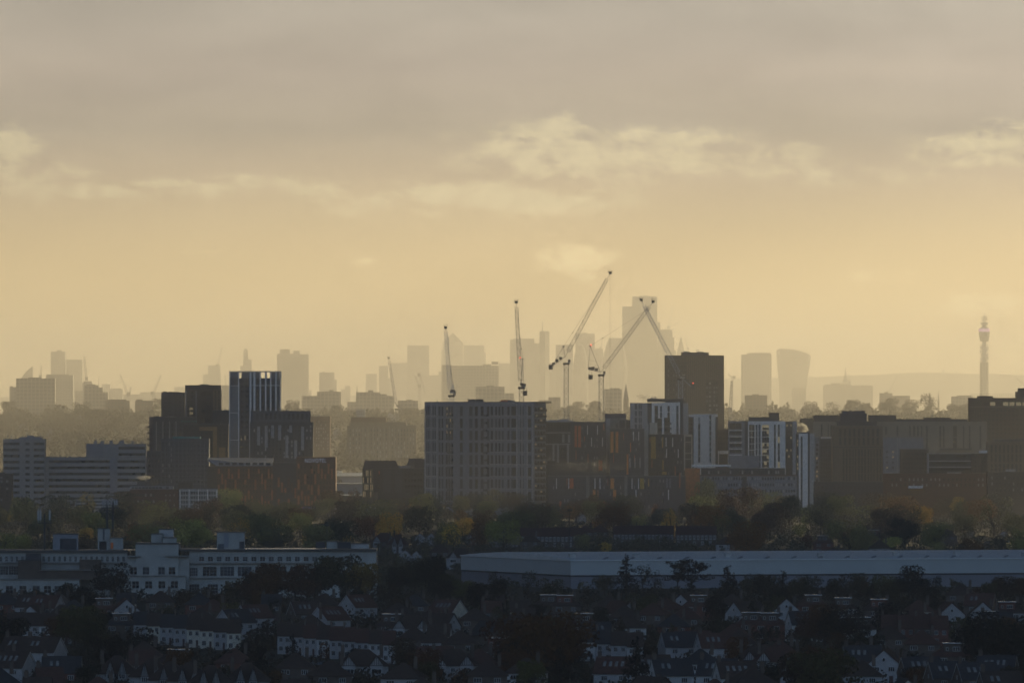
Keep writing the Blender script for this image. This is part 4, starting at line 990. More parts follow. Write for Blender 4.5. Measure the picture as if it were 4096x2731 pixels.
b.box('wall', M['whiteclad'], 2776, 2846, 1656, None); b.box('recess', M['dark'], 2754, 2775.9, 1667, None, .5, 18); b.box('parapet', M['whiteclad'], 2754, 2775.9, 1657, 1666.8, .4, 18)
b.windows(2794, 2802, 1668, 1850, 1, 7, .95, .92, [GD, GN, BL]); b.windows(2838, 2845, 1658, 1850, 1, 9, .9, .85, [GD, GT]); b.windows(2780, 2790, 1870, 1885, 1, 1, .9, .9, [GD])
b.windows(2757, 2772, 1672, 1855, 2, 11, .6, .6, [GD, GT, GD]); b.done()
b = Bld('apartment_tower', 'tall dark brown tower with fine vertical ribs rising behind the white towers', 'building', 6350, 2661, 2896, depth=28)
b.box('wall', M['brown'], 2661, 2896, 1421, None); b.box('roof_storey', M['plum'], 2726, 2836, 1409, 1420.8, 5, 22)
b.windows(2668, 2744, 1455, 1660, 7, 11, .45, .5, [GD, GD, M['conc']]); b.windows(2822, 2846, 1524, 1700, 2, 10, .7, .5, [BL, GD, M['conc']]); b.windows(2852, 2872, 1524, 1700, 2, 10, .7, .5, [BL, GD, M['conc']])
b.fins(2750, 2820, 1424, 1700, 9, .62, M['tanbrick'], .4, name='rib'); b.fins(2822, 2892, 1424, 1520, 9, .62, M['tanbrick'], .4, name='rib'); b.fins(2663, 2746, 1424, 1448, 14, .35, M['tanbrick'], .35, name='rib'); b.fins(2876, 2894, 1520, 1700, 4, .35, M['tanbrick'], .35, name='rib')
b.plant(M['steel'], 2735, 2760, 1405, 1409.2, 8, 12, 'roof_unit'); b.plant(M['steel'], 2790, 2815, 1406, 1409.2, 8, 12, 'roof_unit'); mb = MB(); mb.truss((b.u(2792),10,b.z(1409)),(b.u(2792),10,b.z(1397)),1.5,1.5,3,.15); obj('roof_frame', mb, M['steel'], b.root); b.done()
b = Bld('apartment_block', 'small dark block with pale portal below, between two white towers', 'building', 5880, 2864, 2916, depth=16)
b.wall(M['brown'], 1716); b.windows(2868, 2912, 1722, 1800, 4, 4, .6, .5, [GD, GN]); b.boxes('portal', M['whiteclad'], [(2866,2915,1802,1815)], -3, -.01); b.boxes('portal', M['whiteclad'], [(2872,2876,1815.2,1855),(2911,2915,1815.2,1855)], -3, -.01); b.windows(2878, 2910, 1818, 1850, 2, 1, .9, .9, [GB]); b.done()
b = Bld('apartment_block', 'wide white clad block with a dark roof storey and balcony bays, right half', 'building', 5800, 2916, 3187, depth=24)
b.box('wall', M['whiteclad'], 2992, 3142, 1684, None, -.4, 22); b.box('left_wing', M['grey'], 2916, 2978.9, 1684, None, 0, 22); b.box('recess', M['dark'], 2979, 2991.9, 1684, None, .6, 22); b.box('recess', M['dark'], 3142.1, 3169.9, 1686, None, .6, 22); b.box('right_wing', M['greypale'], 3170, 3187, 1684, None, 0, 22)
b.box('roof_storey', M['dark'], 2997, 3117, 1668, 1683.8, 4, 20); b.box('lift_housing', M['dark'], 3078, 3117, 1650, 1667.8, 6, 18)
for j in range(5): b.windows(2918, 2966, 1689+24.5*j+(0 if j else -1), 1716+24.5*j if j else 1718, 2, 1, .96, .78, [GD])
for j in range(5): b.bands(2916, 2968, 1719+24.5*j, 1722.5+24.5*j, 1, 1, M['whiteclad'], name='floor_band', out=.3)
b.windows(2996, 3018, 1697, 1825, 2, 5, .9, .9, [GD, GB, GN], out=.44); b.windows(3022, 3030, 1697, 1870, 1, 7, .9, .93, [GD, GB], out=.44); b.windows(3034, 3042, 1697, 1870, 1, 7, .9, .93, [GD, GB], out=.44)
b.windows(3048, 3076, 1697, 1870, 3, 7, .92, .88, [GD, GN, LT], out=.44); b.windows(3096, 3103, 1697, 1870, 1, 7, .95, .95, [GD, GB], out=.44); b.windows(3111, 3119, 1697, 1870, 1, 7, .95, .95, [GD, GN, LT], out=.44)
b.windows(3144, 3168, 1692, 1890, 3, 8, .6, .6, [GN, LT, GD, GT], out=-.5); b.balconies(3144, 3168, 1692, 1890, 1, 8, 1.6, M['dark'], fw=.95); b.balconies(3050, 3076, 1697, 1870, 1, 7, 1.2, M['dark'], fw=.9)
b.box('podium_wall', M['grey'], 2918, 3036, 1822, 1872, -4, -.45); b.rail(1684, 2940, 2990, 1.1, 2); b.done()
b = Bld('apartment_tower', 'slim white striped tower with steam behind its roof', 'building', 5700, 3187, 3258, depth=20)
b.box('wall', M['whiteclad'], 3195, 3231, 1733, None, -.4, 19); b.box('recess', M['dark'], 3187, 3194.9, 1735, None, .3, 19); b.box('recess', M['dark'], 3231.1, 3238.9, 1732, None, .3, 19); b.box('right_wing', M['greypale'], 3239, 3258, 1733, None, 0, 19)
b.windows(3203, 3210, 1745, 2030, 1, 12, .95, .94, [GD, GN], out=.44); b.windows(3188, 3194, 1740, 1880, 1, 9, .8, .7, [LT, GN], out=-.2); b.plant(M['dark'], 3192, 3240, 1728, 1733); b.done()
b = Bld('office_block', 'long six storey office block with pale bands behind the large autumn trees', 'building', 5600, 2764, 3187, depth=16)
b.wall(M['grey'], 1902, x0=2800); b.box('upper_storey', M['dark'], 2806, 3140, 1872, 1901, 2, 14); b.box('brick_end', M['rust'], 2741, 2799.9, 1873, None, 0, 16)
b.windows(2812, 3138, 1880, 1896, 34, 1, .6, .85, [GB, BL, GD, GT], out=-1.95); b.bands(2800, 3187, 1898, 1903, 1, 1, M['rustdark'], name='fascia', out=.3)
for j in range(6): b.windows(2806, 3182, 1906+25*j, 1920+25*j, 36, 1, .55, .8, [GB, GD, GD, BL])
b.box('canopy', M['whiteclad'], 2768, 2924, 1858, 1866, 3, 13); b.fins(2974, 2982, 1905, 2045, 1, 1.2, M['dark'], .3); b.done()

# --- right hand cluster
b = Bld('university_block', 'very long pale stone block with narrow vertical slots and dark roof storeys, at the right', 'building', 6150, 3203, 3948, depth=26)
b.box('wall', M['beige'], 3252, 3948, 1686, None); b.box('left_wing', M['tanbrick'], 3203, 3251.9, 1673, None, 2, 22)
b.boxes('roof_storey', M['dark'], [(3255,3362,1660,1685.8)], 3, 22); b.boxes('roof_storey', M['dark'], [(3478,3585,1660,1685.8)], 3, 22); b.boxes('roof_storey', M['dark'], [(3586,3870,1676,1685.8)], 4, 22); b.boxes('roof_storey', M['dark'], [(3697,3802,1670,1675.8)], 6, 20)
for x, w_, y0, y1 in ((3283,7,1695,1750),(3311,4,1695,1750),(3322,3,1695,1750),(3586,7,1702,1745),(3637,6,1702,1745),(3652,9,1702,1745),(3668,7,1702,1745),(3684,4,1702,1745),(3704,7,1702,1795),(3757,8,1702,1790),(3771,7,1702,1790),(3812,16,1702,1795),(3852,5,1702,1795),(3875,7,1702,1795),(3918,7,1702,1795),(3540,8,1705,1740)):
    b.windows(x, x+w_, y0, y1, 1, max(1, int((y1-y0)/40)), .95, .94, [GD, GN], name='window_slot')
b.box('roof_garden', M['dark'], 3758, 3886, 1792, 1800, -3, -.01); b.mast(3733, 1653, 1671, .3); b.rail(1676, 3640, 3700, 1, 3); b.done()
b = Bld('apartment_tower', 'olive beige tower with stacked roof storeys in front of the long pale stone block', 'building', 5800, 3331, 3531, depth=26)
b.wall(M['tanbrick'], 1703); b.box('roof_storey', M['plum'], 3352, 3508, 1684, 1702, 3, 22); b.box('upper_storey', M['plum'], 3362, 3468, 1653, 1683.8, 5, 20); b.box('top_deck', M['slate'], 3370, 3462, 1643, 1652.8, 7, 18)
b.windows(3352, 3520, 1712, 1782, 9, 2, .45, .85, [GD, GB, GN]); b.windows(3368, 3528, 1794, 1925, 13, 4, .5, .9, [GD, GB, GN, GD, LT] if 0 else [GD, GB, GN, GD]); b.fins(3366, 3529, 1792, 1930, 11, .35, M['tanbrick'], .35, name='rib')
b.bands(3331, 3531, 1786, 1789, 1, 1, M['dark'], name='floor_band', out=.3); b.mast(3431, 1624, 1644, .3); b.rail(1643, 3370, 3462, 1, 3); b.done()
b = Bld('apartment_block', 'dark slab with a row of bright rooftop fins left of the olive beige tower', 'building', 5850, 3258, 3333, depth=22)
b.box('wall', M['slate'], 3278, 3333, 1754, None); b.box('left_wing', M['grey'], 3258, 3277.9, 1746, None, .4, 20); b.windows(3282, 3330, 1762, 1930, 5, 10, .4, .6, [GD, GB]); b.windows(3260, 3276, 1770, 1930, 1, 9, .5, .5, [GD, LT, GN], out=-.36)
for i in range(11):
    mb = MB(); x = b.u(3285+i*4.3); mb.box(x, x+.28, 1, 6, b.z(1754), b.z(1746)); obj('roof_fin', mb, M['whiteclad'], b.root)
b.done()
b = Bld('office_block', 'plain grey windowless upper block with a thin white downpipe right of the olive beige tower', 'building', 5900, 3533, 3693, depth=22)
b.wall(M['grey'], 1750); b.fins(3590, 3600, 1750, 1890, 1, .3, M['greypale'], .3, name='downpipe'); b.windows(3536, 3584, 1796, 1880, 2, 4, .3, .35, [LT, GN], miss=.2); b.done()
b = Bld('office_block', 'brown brick block below the plain grey block', 'building', 5750, 3604, 3714, depth=20)
b.wall(M['brown'], 1796); b.windows(3610, 3708, 1806, 1880, 9, 4, .6, .5, [GN, GD, GB]); b.done()
b = Bld('office_block', 'low white framed building with three bands of windows at the right', 'building', 5700, 3712, 3892, depth=18)
b.box('wall', M['g_brown'], 3714, 3890, 1815, None, .3, 18); mb_ = (1811, 1841, 1865)
for y in mb_: b.box('floor_band', M['greypale'], 3716, 3884 if y > 1820 else 3892, y, y+4, -.4, .28)
b.boxes('end_frame', M['greypale'], [(3712,3715.9,1811,1895)], -.6, 18); b.windows(3720, 3884, 1817, 1839, 8, 1, .85, .9, [GD, GB, GD, GT], out=-.2); b.windows(3720, 3884, 1846, 1863, 8, 1, .85, .9, [GD, GB, GD], out=-.2); b.windows(3720, 3884, 1870, 1892, 8, 1, .85, .9, [GD, GD], out=-.2); b.done()
b = Bld('lift_tower', 'square dark tower with a brightly lit glass rooftop screen near the right edge', 'building', 5650, 3890, 3950, depth=14)
b.wall(M['brown'], 1814); b.box('roof_screen', M['whiteclad'], 3918, 3949, 1801, 1811, 1, 6); b.box('roof_canopy', M['cream'], 3894, 3920, 1810, 1813, 1, 7); b.windows(3896, 3945, 1822, 1935, 4, 7, .5, .6, [GN, GD, GD]); b.done()
b = Bld('office_tower', 'tall brick framed block with a glazed top storey and railed roof at the right edge', 'building', 6200, 3880, 4200, depth=28)
b.box('wall', M['brown'], 3880, 4200, 1591, None); b.rail(1591, 3882, 4195, 2.2, 1.3, M['black']); b.windows(3932, 4190, 1607, 1623, 10, 1, .78, .9, [LT, LT, GN], name='glazed_bay'); b.windows(3884, 3926, 1602, 1623, 9, 1, .4, .9, [GB])
b.bands(3880, 4200, 1625, 1628, 1, 1, M['beige'], name='floor_band', out=.3); b.windows(3932, 4190, 1632, 1760, 16, 7, .5, .5, [GN, GD, GB, GT]); b.windows(3888, 3926, 1632, 1760, 4, 3, .4, .85, [GD, GB])
b.plant(M['dark'], 3914, 3974, 1583, 1591.5); b.plant(M['dark'], 4068, 4180, 1566, 1591.5); b.plant(M['black'], 4076, 4170, 1552, 1566.2, 9, 18, 'cooling_unit'); b.done()
b = Bld('apartment_block', 'beige ribbed apartment block under the tall brick block at the right edge', 'building', 5900, 3950, 4200, depth=22)
b.wall(M['tanbrick'], 1766); b.box('roof_storey', M['plum'], 3976, 4180, 1755, 1765, 4, 18); b.windows(3958, 4190, 1776, 1850, 14, 2, .45, .85, [GD, GB, GN]); b.windows(3958, 4190, 1852, 1895, 14, 1, .45, .85, [GD, GB]); b.done()
b = Bld('terrace_row', 'long low brick row with small pale roof patches at the right below the pale blocks', 'building', 5500, 3533, 3960, depth=16)
b.box('wall', M['brick'], 3533, 3950, 1893, None); b.windows(3560, 3940, 1906, 1950, 22, 2, .35, .5, [GD, BL]); b.box('white_awning', M['whiteclad'], 3633, 3690, 1942, 1952, -4, -.5); b.box('roof_patch', M['greypale'], 3790, 3846, 1888, 1892.8, 2, 8); b.box('roof_patch', M['greypale'], 3548, 3568, 1888.5, 1892.8, 2, 8); b.done()
b = Bld('terrace_row', 'dim brick flats with grey roof lights at the lower right edge of the tower cluster', 'building', 5450, 3952, 4220, depth=16)
b.box('wall', M['brown'], 3952, 4220, 1886, None); b.windows(3960, 4200, 1898, 1970, 14, 3, .35, .5, [GD, GN, BL]); b.box('roof_light', M['greypale'], 4026, 4064, 1876, 1885.8, 3, 7); b.done()
b = Bld('terrace_row', 'dark brick flats at the foot of the olive beige tower', 'building', 5480, 3258, 3532, depth=16)
b.box('wall', M['dark'], 3258, 3532, 1926, None); b.windows(3265, 3525, 1936, 2010, 16, 3, .4, .5, [GD, GB, GN]); b.done()

# ---------------------------------------------------------------- the five large luffing cranes
def big_crane(label, d, xm, y_slew, y_base, tip, foot, tail, aframe, cw, hoist=None, lamps=(), paint=None, ropes=True, dy=(0, 0), cs=1.0):
    """photo points: mast column xm, slewing height, jib foot, jib tip, counterjib end, A-frame top, counterweight; dy: how far tip and tail lie behind or before the mast"""
    s = d/F; g = ground(d); paint = paint or M['crane']
    r = thing('tower_crane', label, 'crane', (PX(xm, d), d, g))
    P = lambda p, y=0: Vector(((p[0]-xm)*s, y, PZ(p[1], d)-g))
    zs = PZ(y_slew, d)-g
    mb = MB(); mb.truss((0,0,-1), (0,0,zs), 2.6, 2.6, max(6, int(zs/3)), .38, td=.2); obj('mast', mb, paint, r)
    mb = MB(); mb.lathe([(1.7, zs), (2.0, zs+.4), (2.0, zs+1.1), (1.4, zs+1.3)], 12); obj('slewing_ring', mb, M['cranedk'], r)
    T, Fo, Tl, A = P(tip, dy[0]), P(foot), P(tail, dy[1]), P(aframe)
    mb = MB(); n = int((T-Fo).length/2.6)
    a0 = Fo.lerp(T, .06); a1 = Fo.lerp(T, .93)
    mb.truss(a0, a1, 2.1, 1.7, n, .26, td=.14)
    for sx in (-.9, .9): mb.bar(Fo+Vector((0, sx, 0)), a0+Vector((0, sx, .3)), .24); mb.bar(a1+Vector((0, sx*.8, 0)), T, .2)
    j = obj('jib', mb, paint, r)
    mb = MB(); mb.box(-.9, .9, -.8, .8, -.6, .8); mb.bar((-1.2,0,.8), (1.4,0,1.5), .15); mb.bar((-1.2,0,.8),(-.9,0,1.9),.12); mb.bar((1.4,0,1.5),(-.9,0,1.9),.1); o = obj('jib_head', mb, M['cranedk'], j); o.location = T
    # machinery deck
    mb = MB(); dv = (Tl-Fo); dvn = dv.normalized()
    for sx in (-1.1, 1.1): mb.bar(Fo+Vector((0, sx, 0)), Tl+Vector((0, sx, 0)), .38)
    m_ = max(3, int(dv.length/1.6))
    for k in range(m_+1): q = Fo+dv*k/m_; mb.bar(q+Vector((0,-1.1,0)), q+Vector((0,1.1,0)), .22)
    obj('counter_jib', mb, paint, r)
    mb = MB()
    for f_, hh in ((.35, 1.5), (.62, 1.9), (.85, 1.3)):
        q = Fo+dv*f_; mb.box(q.x-.9, q.x+.9, -.9, .9, q.z+.25, q.z+.25+hh)
    obj('winch', mb, M['cranedk'], r)
    C = P(cw, dy[1]*.9); mb = MB(); mb.box(C.x-1.25*cs, C.x+1.25*cs, -1.2+C.y, 1.2+C.y, C.z-1.4*cs, C.z+1.4*cs); 
    for q in (-.4*cs, .45*cs): mb.box(C.x-1.3*cs, C.x+1.3*cs, -1.25+C.y, 1.25+C.y, C.z+q, C.z+q+.08)
    mb.bar(C+Vector((-.9,0,1.3)), Tl+Vector((.8,0,0)), .16); mb.bar(C+Vector((.9,0,1.3)), Tl+Vector((1.6,0,0)), .16)
    obj('counterweight', mb, M['cranedk'], r)
    mb = MB(); cb = Vector((0, -1.9, zs+1.6)); mb.box(1.0, 2.5, -2.4, -.9, zs+1.0, zs+3.0); mb.box(.95, 2.55, -2.46, -.85, zs+3.0, zs+3.15); c_ = obj('cab', mb, M['greypale'], r)
    mb = MB(); mb.box(1.1, 2.4, -2.46, -2.41, zs+1.9, zs+2.85); obj('windscreen', mb, GD, c_)
    # A-frame
    mb = MB(); mid = Fo.lerp(Tl, .1)
    for sx in (-.9, .9): mb.bar(Fo+Vector((-.5 if Tl.x < Fo.x else .5, sx, .2)), A+Vector((0, sx*.4, 0)), .32); mb.bar(Tl+Vector((0, sx, 0)), A+Vector((0, sx*.4, 0)), .24)
    for k in range(1, 5):
        q = Fo.lerp(A, k/5); mb.bar(q+Vector((0,-.8,0)), q+Vector((0,.8,0)), .16); q2 = Tl.lerp(A, k/5); mb.bar(q, q2, .1) if k in (2,) else None
    mb.box(A.x-.5, A.x+.5, -.5, .5, A.z-.4, A.z+.5); obj('a_frame', mb, paint, r)
    if ropes:
        mb = MB(); J = Fo.lerp(T, .88)
        for sx in (-.4, .4): mb.bar(A+Vector((0, sx, 0)), J+Vector((0, sx, .3)), .09, n=3)
        mb.box((A.x+J.x)/2*0+A.lerp(J, .22).x-.35, A.lerp(J, .22).x+.35, -.5, .5, A.lerp(J, .22).z-.25, A.lerp(J, .22).z+.25)
        obj('luffing_rope', mb, M['cable'], r)
    if hoist:
        hy = PZ(hoist, d)-g; mb = MB()
        for sx in (-.35, .35): mb.bar((T.x+sx, T.y, T.z), (T.x+sx, T.y, hy+1.5), .05, n=3)
        h_ = obj('hoist_rope', mb, M['cable'], r); mb = MB(); mb.box(T.x-.5, T.x+.5, T.y-.3, T.y+.3, hy, hy+1.5); mb.bar((T.x,T.y,hy-.8),(T.x,T.y,hy),.2); obj('hook_block', mb, M['cranedk'], h_)
    for p in lamps:
        mb = MB(); q = P(p); mb.lathe([(.1,-.3),(.32,-.15),(.32,.2),(.1,.35)], 8); o = obj('warning_lamp', mb, M['lamp_red'], r); o.location = (q.x, q.y-.8, q.z)
    return r
# 4: A-frame and jib to the right
big_crane('large luffing crane, jib raised right, with a tall triangular frame and counterweight at left', 6150, 2405, 1505, 1690, (2613,1207), (2404,1488), (2352,1477), (2361,1384), (2362,1508), None, [(2364,1380)])
# 3: jib to the upper right, counterweight low on the left
big_crane('tallest large crane, jib pointing steeply up right with its counterweight low on the left', 6200, 2265, 1459, 1690, (2441,1092), (2262,1425), (2206,1466), (2254,1386), (2203,1468), 1690, [])
# 5: jib leaning left in front of the brown tower
big_crane('large pale crane in front of the dark brown tower, jib leaning up to the left', 6120, 2722, 1520, 1640, (2565,1200), (2722,1508), (2766,1547), (2740,1512), (2770,1546), None, [(2772,1532)], M['cranebl'])
# 2 and 1: jibs pointing towards or away from the camera
big_crane('large crane seen end on above the right part of the big slab, jib nearly upright', 5900, 2086, 1556, 1640, (2065,1208), (2082,1540), (2096,1552), (2091,1436), (2100,1572), None, [(2080,1431)], dy=(18, -6))
big_crane('slim bright crane seen end on above the left part of the big slab', 6000, 1806, 1588, 1640, (1782,1310), (1801,1572), (1818,1572), (1812,1540), (1820,1571), None, [], M['bright'], dy=(14, -5), cs=.45)
big_crane('thin hazy crane with a glinting deck standing in the valley left of the big slab', 8300, 1588, 1640, 1700, (1554,1432), (1586,1625), (1600,1632), (1580,1610), (1598,1638), None, [], M['steel'], dy=(10, -4), cs=.4)
# ---------------------------------------------------------------- white factory at the left
FD = 3290.0
b = Bld('factory', 'long white art deco factory with a raised central block, lower left', 'factory', FD, -30, 1505, depth=34)
def part(name, m, x0, x1, yt, yb, v0, v1): return b.box(name, m, x0, x1, yt, yb, v0, v1)
W_ = mat('factory_white_paint', (.35,.36,.35), .85, .15, .25)
part('left_wing', W_, -30, 507, 2209, None, 4, 34); part('right_wing', W_, 757.1, 1505, 2203, None, 2, 34)
part('central_block', W_, 542, 714, 2174, None, 0, 20); part('shoulder', W_, 507.1, 541.9, 2222, None, .8, 20); part('shoulder', W_, 714.1, 757, 2222, None, .8, 20)
part('front_annexe', W_, 496, 745, 2303, None, -6, -.01); part('lower_front', W_, -30, 322, 2316, None, -9, 3.9)
part('canopy', M['conc'], 507, 563, 2221, 2226, -.8, .79); part('canopy', M['conc'], 663, 757, 2220, 2225, -.8, .79)
part('cap', M['felt'], 540, 716, 2170, 2173.9, -.4, 20.4)
part('roof', M['felt'], -30, 507, 2200, 2208.9, 3.2, 34.5)
part('roof', M['felt'], 690, 1506, 2196, 2202.9, 1.2, 34.5)
mb = MB(); mb.box(b.u(800), b.u(1300), 2, 30, b.z(2195.9), b.z(2195.4)); obj('roof_highlight_patch', mb, M['glossfelt'], b.root)  # thin glossy pale slab standing in for the highlight on the roof
mb = MB(); mb.box(b.u(480), b.u(540), 6, 20, b.z(2199.9), b.z(2199.3)); obj('roof_highlight_patch', mb, M['glossfelt'], b.root)
part('ledge', M['conc'], -30, 506, 2248, 2252, 3.1, 3.99); part('ledge', M['conc'], 718, 1440, 2249, 2253, 1.1, 1.99)
part('ledge', M['conc'], 757.2, 1100, 2309, 2312, 1.3, 1.99); part('coping', M['glossfelt'], 494, 746, 2300, 2302.8, -6.4, -.2); part('coping', M['glossfelt'], -30, 326, 2313, 2315.8, -9.4, 3.9)
s_ = b.s
def fwin(xs, w, yt, yb, v, big=False):
    for x in xs:
        mb = MB(); hh = b.z(yt)-b.z(yb); ww = w*s_
        mb.box(-ww/2, ww/2, -.05, .02, 0, hh, 0); mb.box(-ww/2-.12, ww/2+.12, -.16, -.052, -.14, -.003, 1)
        n = 4 if big else 2
        for k in range(1, n): mb.box(-ww/2+ww*k/n-.04, -ww/2+ww*k/n+.04, -.09, -.051, .003, hh-.003, 1)
        for k in range(1, 3 if big else 2): mb.box(-ww/2, ww/2, -.095, -.0905, hh*k/(3 if big else 2)-.035, hh*k/(3 if big else 2)+.035, 1)
        o = obj('window', mb, [RN.choice([GD, GB, GD]), M['wframe']], b.root, (b.u(x), v-.03, b.z(yb)))
fwin([2+21.3*k for k in range(24) if not 90 < 2+21.3*k < 165], 8, 2225, 2245, 4)
fwin([806+34.8*k for k in range(18)], 18, 2226, 2243, 2)
fwin([774], 30, 2270, 2303, 2, True); fwin([838, 908, 978, 1048, 1118, 1188], 54, 2266, 2302, 2, True); fwin([776, 850, 920], 40, 2336, 2372, 2, True)
fwin([534, 584, 646, 688], 25, 2267, 2296, 0); fwin([545, 597, 650, 700], 26, 2322, 2350, -6); fwin([512, 552, 600], 28, 2375, 2392, -6)
fwin([43, 97, 150, 195, 237, 285], 27, 2340, 2369, -9); fwin([10, 52], 38, 2264, 2298, 4, True)
part('brick_tower', M['brown'], 76, 163, 2239, 2315.7, -7, 3); part('stair_head', M['dark'], 104, 162, 2213, 2238.9, -3, 3); part('brick_box', M['brown'], 320, 403, 2237, 2300, -4, 3)
part('brick_link', M['brown'], 163.1, 400, 2279, 2315.7, -7.5, 3.05); part('link_roof', M['glossfelt'], 166, 398, 2276, 2278.8, -8, 2.8)
b.done()
def roofhouse(name, label, x0, x1, yt, yb, m, v0=8, v1=14, extra=None):
    r = thing(name, label, 'roof house', (PX(x0, FD+v0), FD+v0, 0)); s = FD/F
    mb = MB(); mb.box(0, (x1-x0)*s, 0, v1-v0, PZ(yb, FD), PZ(yt, FD)); obj('wall', mb, m, r)
    mb = MB(); mb.box(-.25, (x1-x0)*s+.25, -.25, v1-v0+.25, PZ(yt, FD)+.003, PZ(yt, FD)+.22); obj('roof', mb, M['felt'], r)
    for (a, c, yt2, yb2, mm, nm) in (extra or []):
        mb = MB(); mb.box((a-x0)*s, (c-x0)*s, -.12, -.01, PZ(yb2, FD), PZ(yt2, FD)); obj(nm, mb, mm, r)
    return r
roofhouse('roof_house', 'grey metal plant box on the left part of the white factory roof', 212, 312, 2137, 2200, M['grey'], extra=[(240,306,2154,2198,M['dark'],'louvre')])
roofhouse('roof_house', 'white plant tower with a dark doorway on the factory roof, carrying the aerial cluster', 391, 440, 2115, 2200, W_, 8, 13, [(397,426,2165,2198,M['black'],'doorway'),(412,418,2116,2160,M['slate'],'pipe')])
roofhouse('roof_house', 'small white hut with a red door beside the plant tower on the factory roof', 441, 492, 2152, 2198, W_, 7, 12, [(443,453,2170,2195,M['redp'],'door')])
roofhouse('roof_house', 'pale round cornered tank room on top of the central factory block', 605, 648, 2136, 2172, W_, 6, 12)
roofhouse('roof_house', 'white water tank box at the top right of the central factory block', 636, 694, 2118, 2150, M['greypale'], 9, 15)
roofhouse('roof_house', 'low white hut under the water tank on the central factory block', 650, 706, 2151, 2171, W_, 5, 8.9)
roofhouse('roof_house', 'large white plant room with pipes on the right part of the factory roof', 868, 978, 2130, 2196, W_, 8, 15, [(896,914,2128,2190,M['grey'],'duct'),(958,976,2166,2194,M['dark'],'louvre'),(872,896,2176,2194,M['slate'],'grille')])
roofhouse('roof_house', 'long white cabin near the right end of the factory roof', 1307, 1350, 2166, 2194, W_, 6, 12)
roofhouse('roof_house', 'dark louvred plant box near the right end of the factory roof', 1351, 1402, 2170, 2194, M['dark'], 5, 11)
roofhouse('roof_house', 'low grey cabin with pipes at the right end of the factory roof', 1403, 1476, 2175, 2194, M['greypale'], 6, 12)
roofhouse('roof_house', 'small dark unit left of the long white cabin on the factory roof', 1264, 1300, 2169, 2194, M['dark'], 6, 10)
def phone_mast(label, x, yt, yb, ants, ring, d, deck):
    r = thing('phone_mast', label, 'mast', (PX(x, d), d, PZ(yb, d))); s = d/F; h = (yb-yt)*s; dz = (yb-deck)*s
    mb = MB()
    for sx in ring: mb.bar((sx, 0, 0), (sx, 0, h*.92), .55)
    for k in range(6): mb.bar((min(ring), 0, dz*(.15+.14*k)), (max(ring), 0, dz*(.15+.14*(k+.7))), .12) if len(ring) > 1 else mb.bar((-.5, 0, dz*.16*k), (.5, 0, dz*.16*k), .1)
    obj('pole', mb, M['cranedk'], r)
    mb = MB(); w = max(a for a in ants)+.5
    mb.box(-w, w, -1.2, 1.2, dz, dz+.25); 
    for k in range(9): mb.bar((-w+2*w*k/8, -1.2, dz+.25), (-w+2*w*k/8, -1.2, dz+1.2), .08)
    mb.bar((-w, -1.2, dz+1.2), (w, -1.2, dz+1.2), .09); obj('platform', mb, M['cranedk'], r)
    for a in ants:
        mb = MB(); mb.box(-.28, .28, -.15, .15, dz+1.0, h); mb.bar((0, .2, dz), (0, .2, h+.4), .12); o = obj('antenna_panel', mb, M['greypale'], r, (a, -1.3, 0))
    return r
phone_mast('phone mast with a ring of pale aerial panels on the factory plant tower', 440, 2000, 2115, (-2.2,-1.6,-.6,.5,1.5,2.2), (-.9, .9), FD+10, 2031)
phone_mast('phone mast with three aerial panels standing on the left end of the factory roof', 178, 2040, 2200, (-1.9, -1.2, 1.7), (0,), FD+12, 2092)

# ---------------------------------------------------------------- long white warehouse
d_ = 3440.0; s_ = d_/F; a_ = rad(18); r_ = thing('warehouse', 'very long pale blue white warehouse with a dark stripe and shallow curved roof, lower right', 'warehouse', (PX(2283, d_), d_, 0), a_)
D_ = 446*s_/math.sin(a_); L_ = 235.0
he = PZ(2243, d_); hs = PZ(2305, d_)
mb = MB(); mb.box(0, L_, 0, D_, hs+.45, he); obj('upper_wall', mb, mat('pale_blue_cladding', (.44,.48,.5), .55, .05, .15), r_)
mb = MB(); mb.box(-.06, L_, -.06, D_, hs, hs+.448); obj('stripe', mb, mat('navy_stripe', (.02,.022,.035), .6, .1, 1), r_)
mb = MB(); mb.box(.1, L_-.1, .1, D_-.1, -1, hs-.002); obj('lower_wall', mb, mat('grey_blue_cladding', (.2,.21,.25), .6, .06, .15), r_)
mb = MB(); pr = [(-.3, he+.003), (-.3, he+.35)]+[(D_*t, he+.35+1.75*math.sin(math.pi*t)) for t in (.02,.06,.12,.22,.35,.5,.65,.8,.92,.98)]+[(D_+.3, he+.35), (D_+.3, he+.003)]
mb.extx(pr, -.3, L_); obj('roof', mb, M['metalroof'], r_)
rr = random.Random(9)
for i in range(24):
    mb = MB(); x = 12+i*9.4; y0 = 3.2; z0 = he+.35+1.75*math.sin(math.pi*y0/D_); mb.add([(x,y0,z0+.12),(x+3.2,y0+6,z0+.66),(x+4.2,y0+6,z0+.66),(x+1,y0,z0+.12),(x,y0,z0-.3),(x+3.2,y0+6,z0-.2),(x+4.2,y0+6,z0-.2),(x+1,y0,z0-.3)], [(0,3,2,1),(4,5,6,7),(0,1,5,4),(1,2,6,5),(2,3,7,6),(3,0,4,7)])
    obj('roof_light', mb, M['grey'], r_)
for x in (4, 58, 90, 141, 162, 170, 196, 25, 118):
    mb = MB(); y0 = 8+rr.uniform(0, 10); z0 = he+.2+1.75*math.sin(math.pi*y0/D_); mb.box(x, x+1.9, y0, y0+2, z0, z0+1.3); mb.box(x-.1, x+2, y0-.1, y0+2.1, z0+1.3, z0+1.45); obj('roof_vent', mb, M['greypale'], r_)
for x in (66, 128, 190): mb = MB(); mb.box(x, x+1.6, -.1, .05, 0, hs-.3); obj('loading_door', mb, M['slate'], r_)

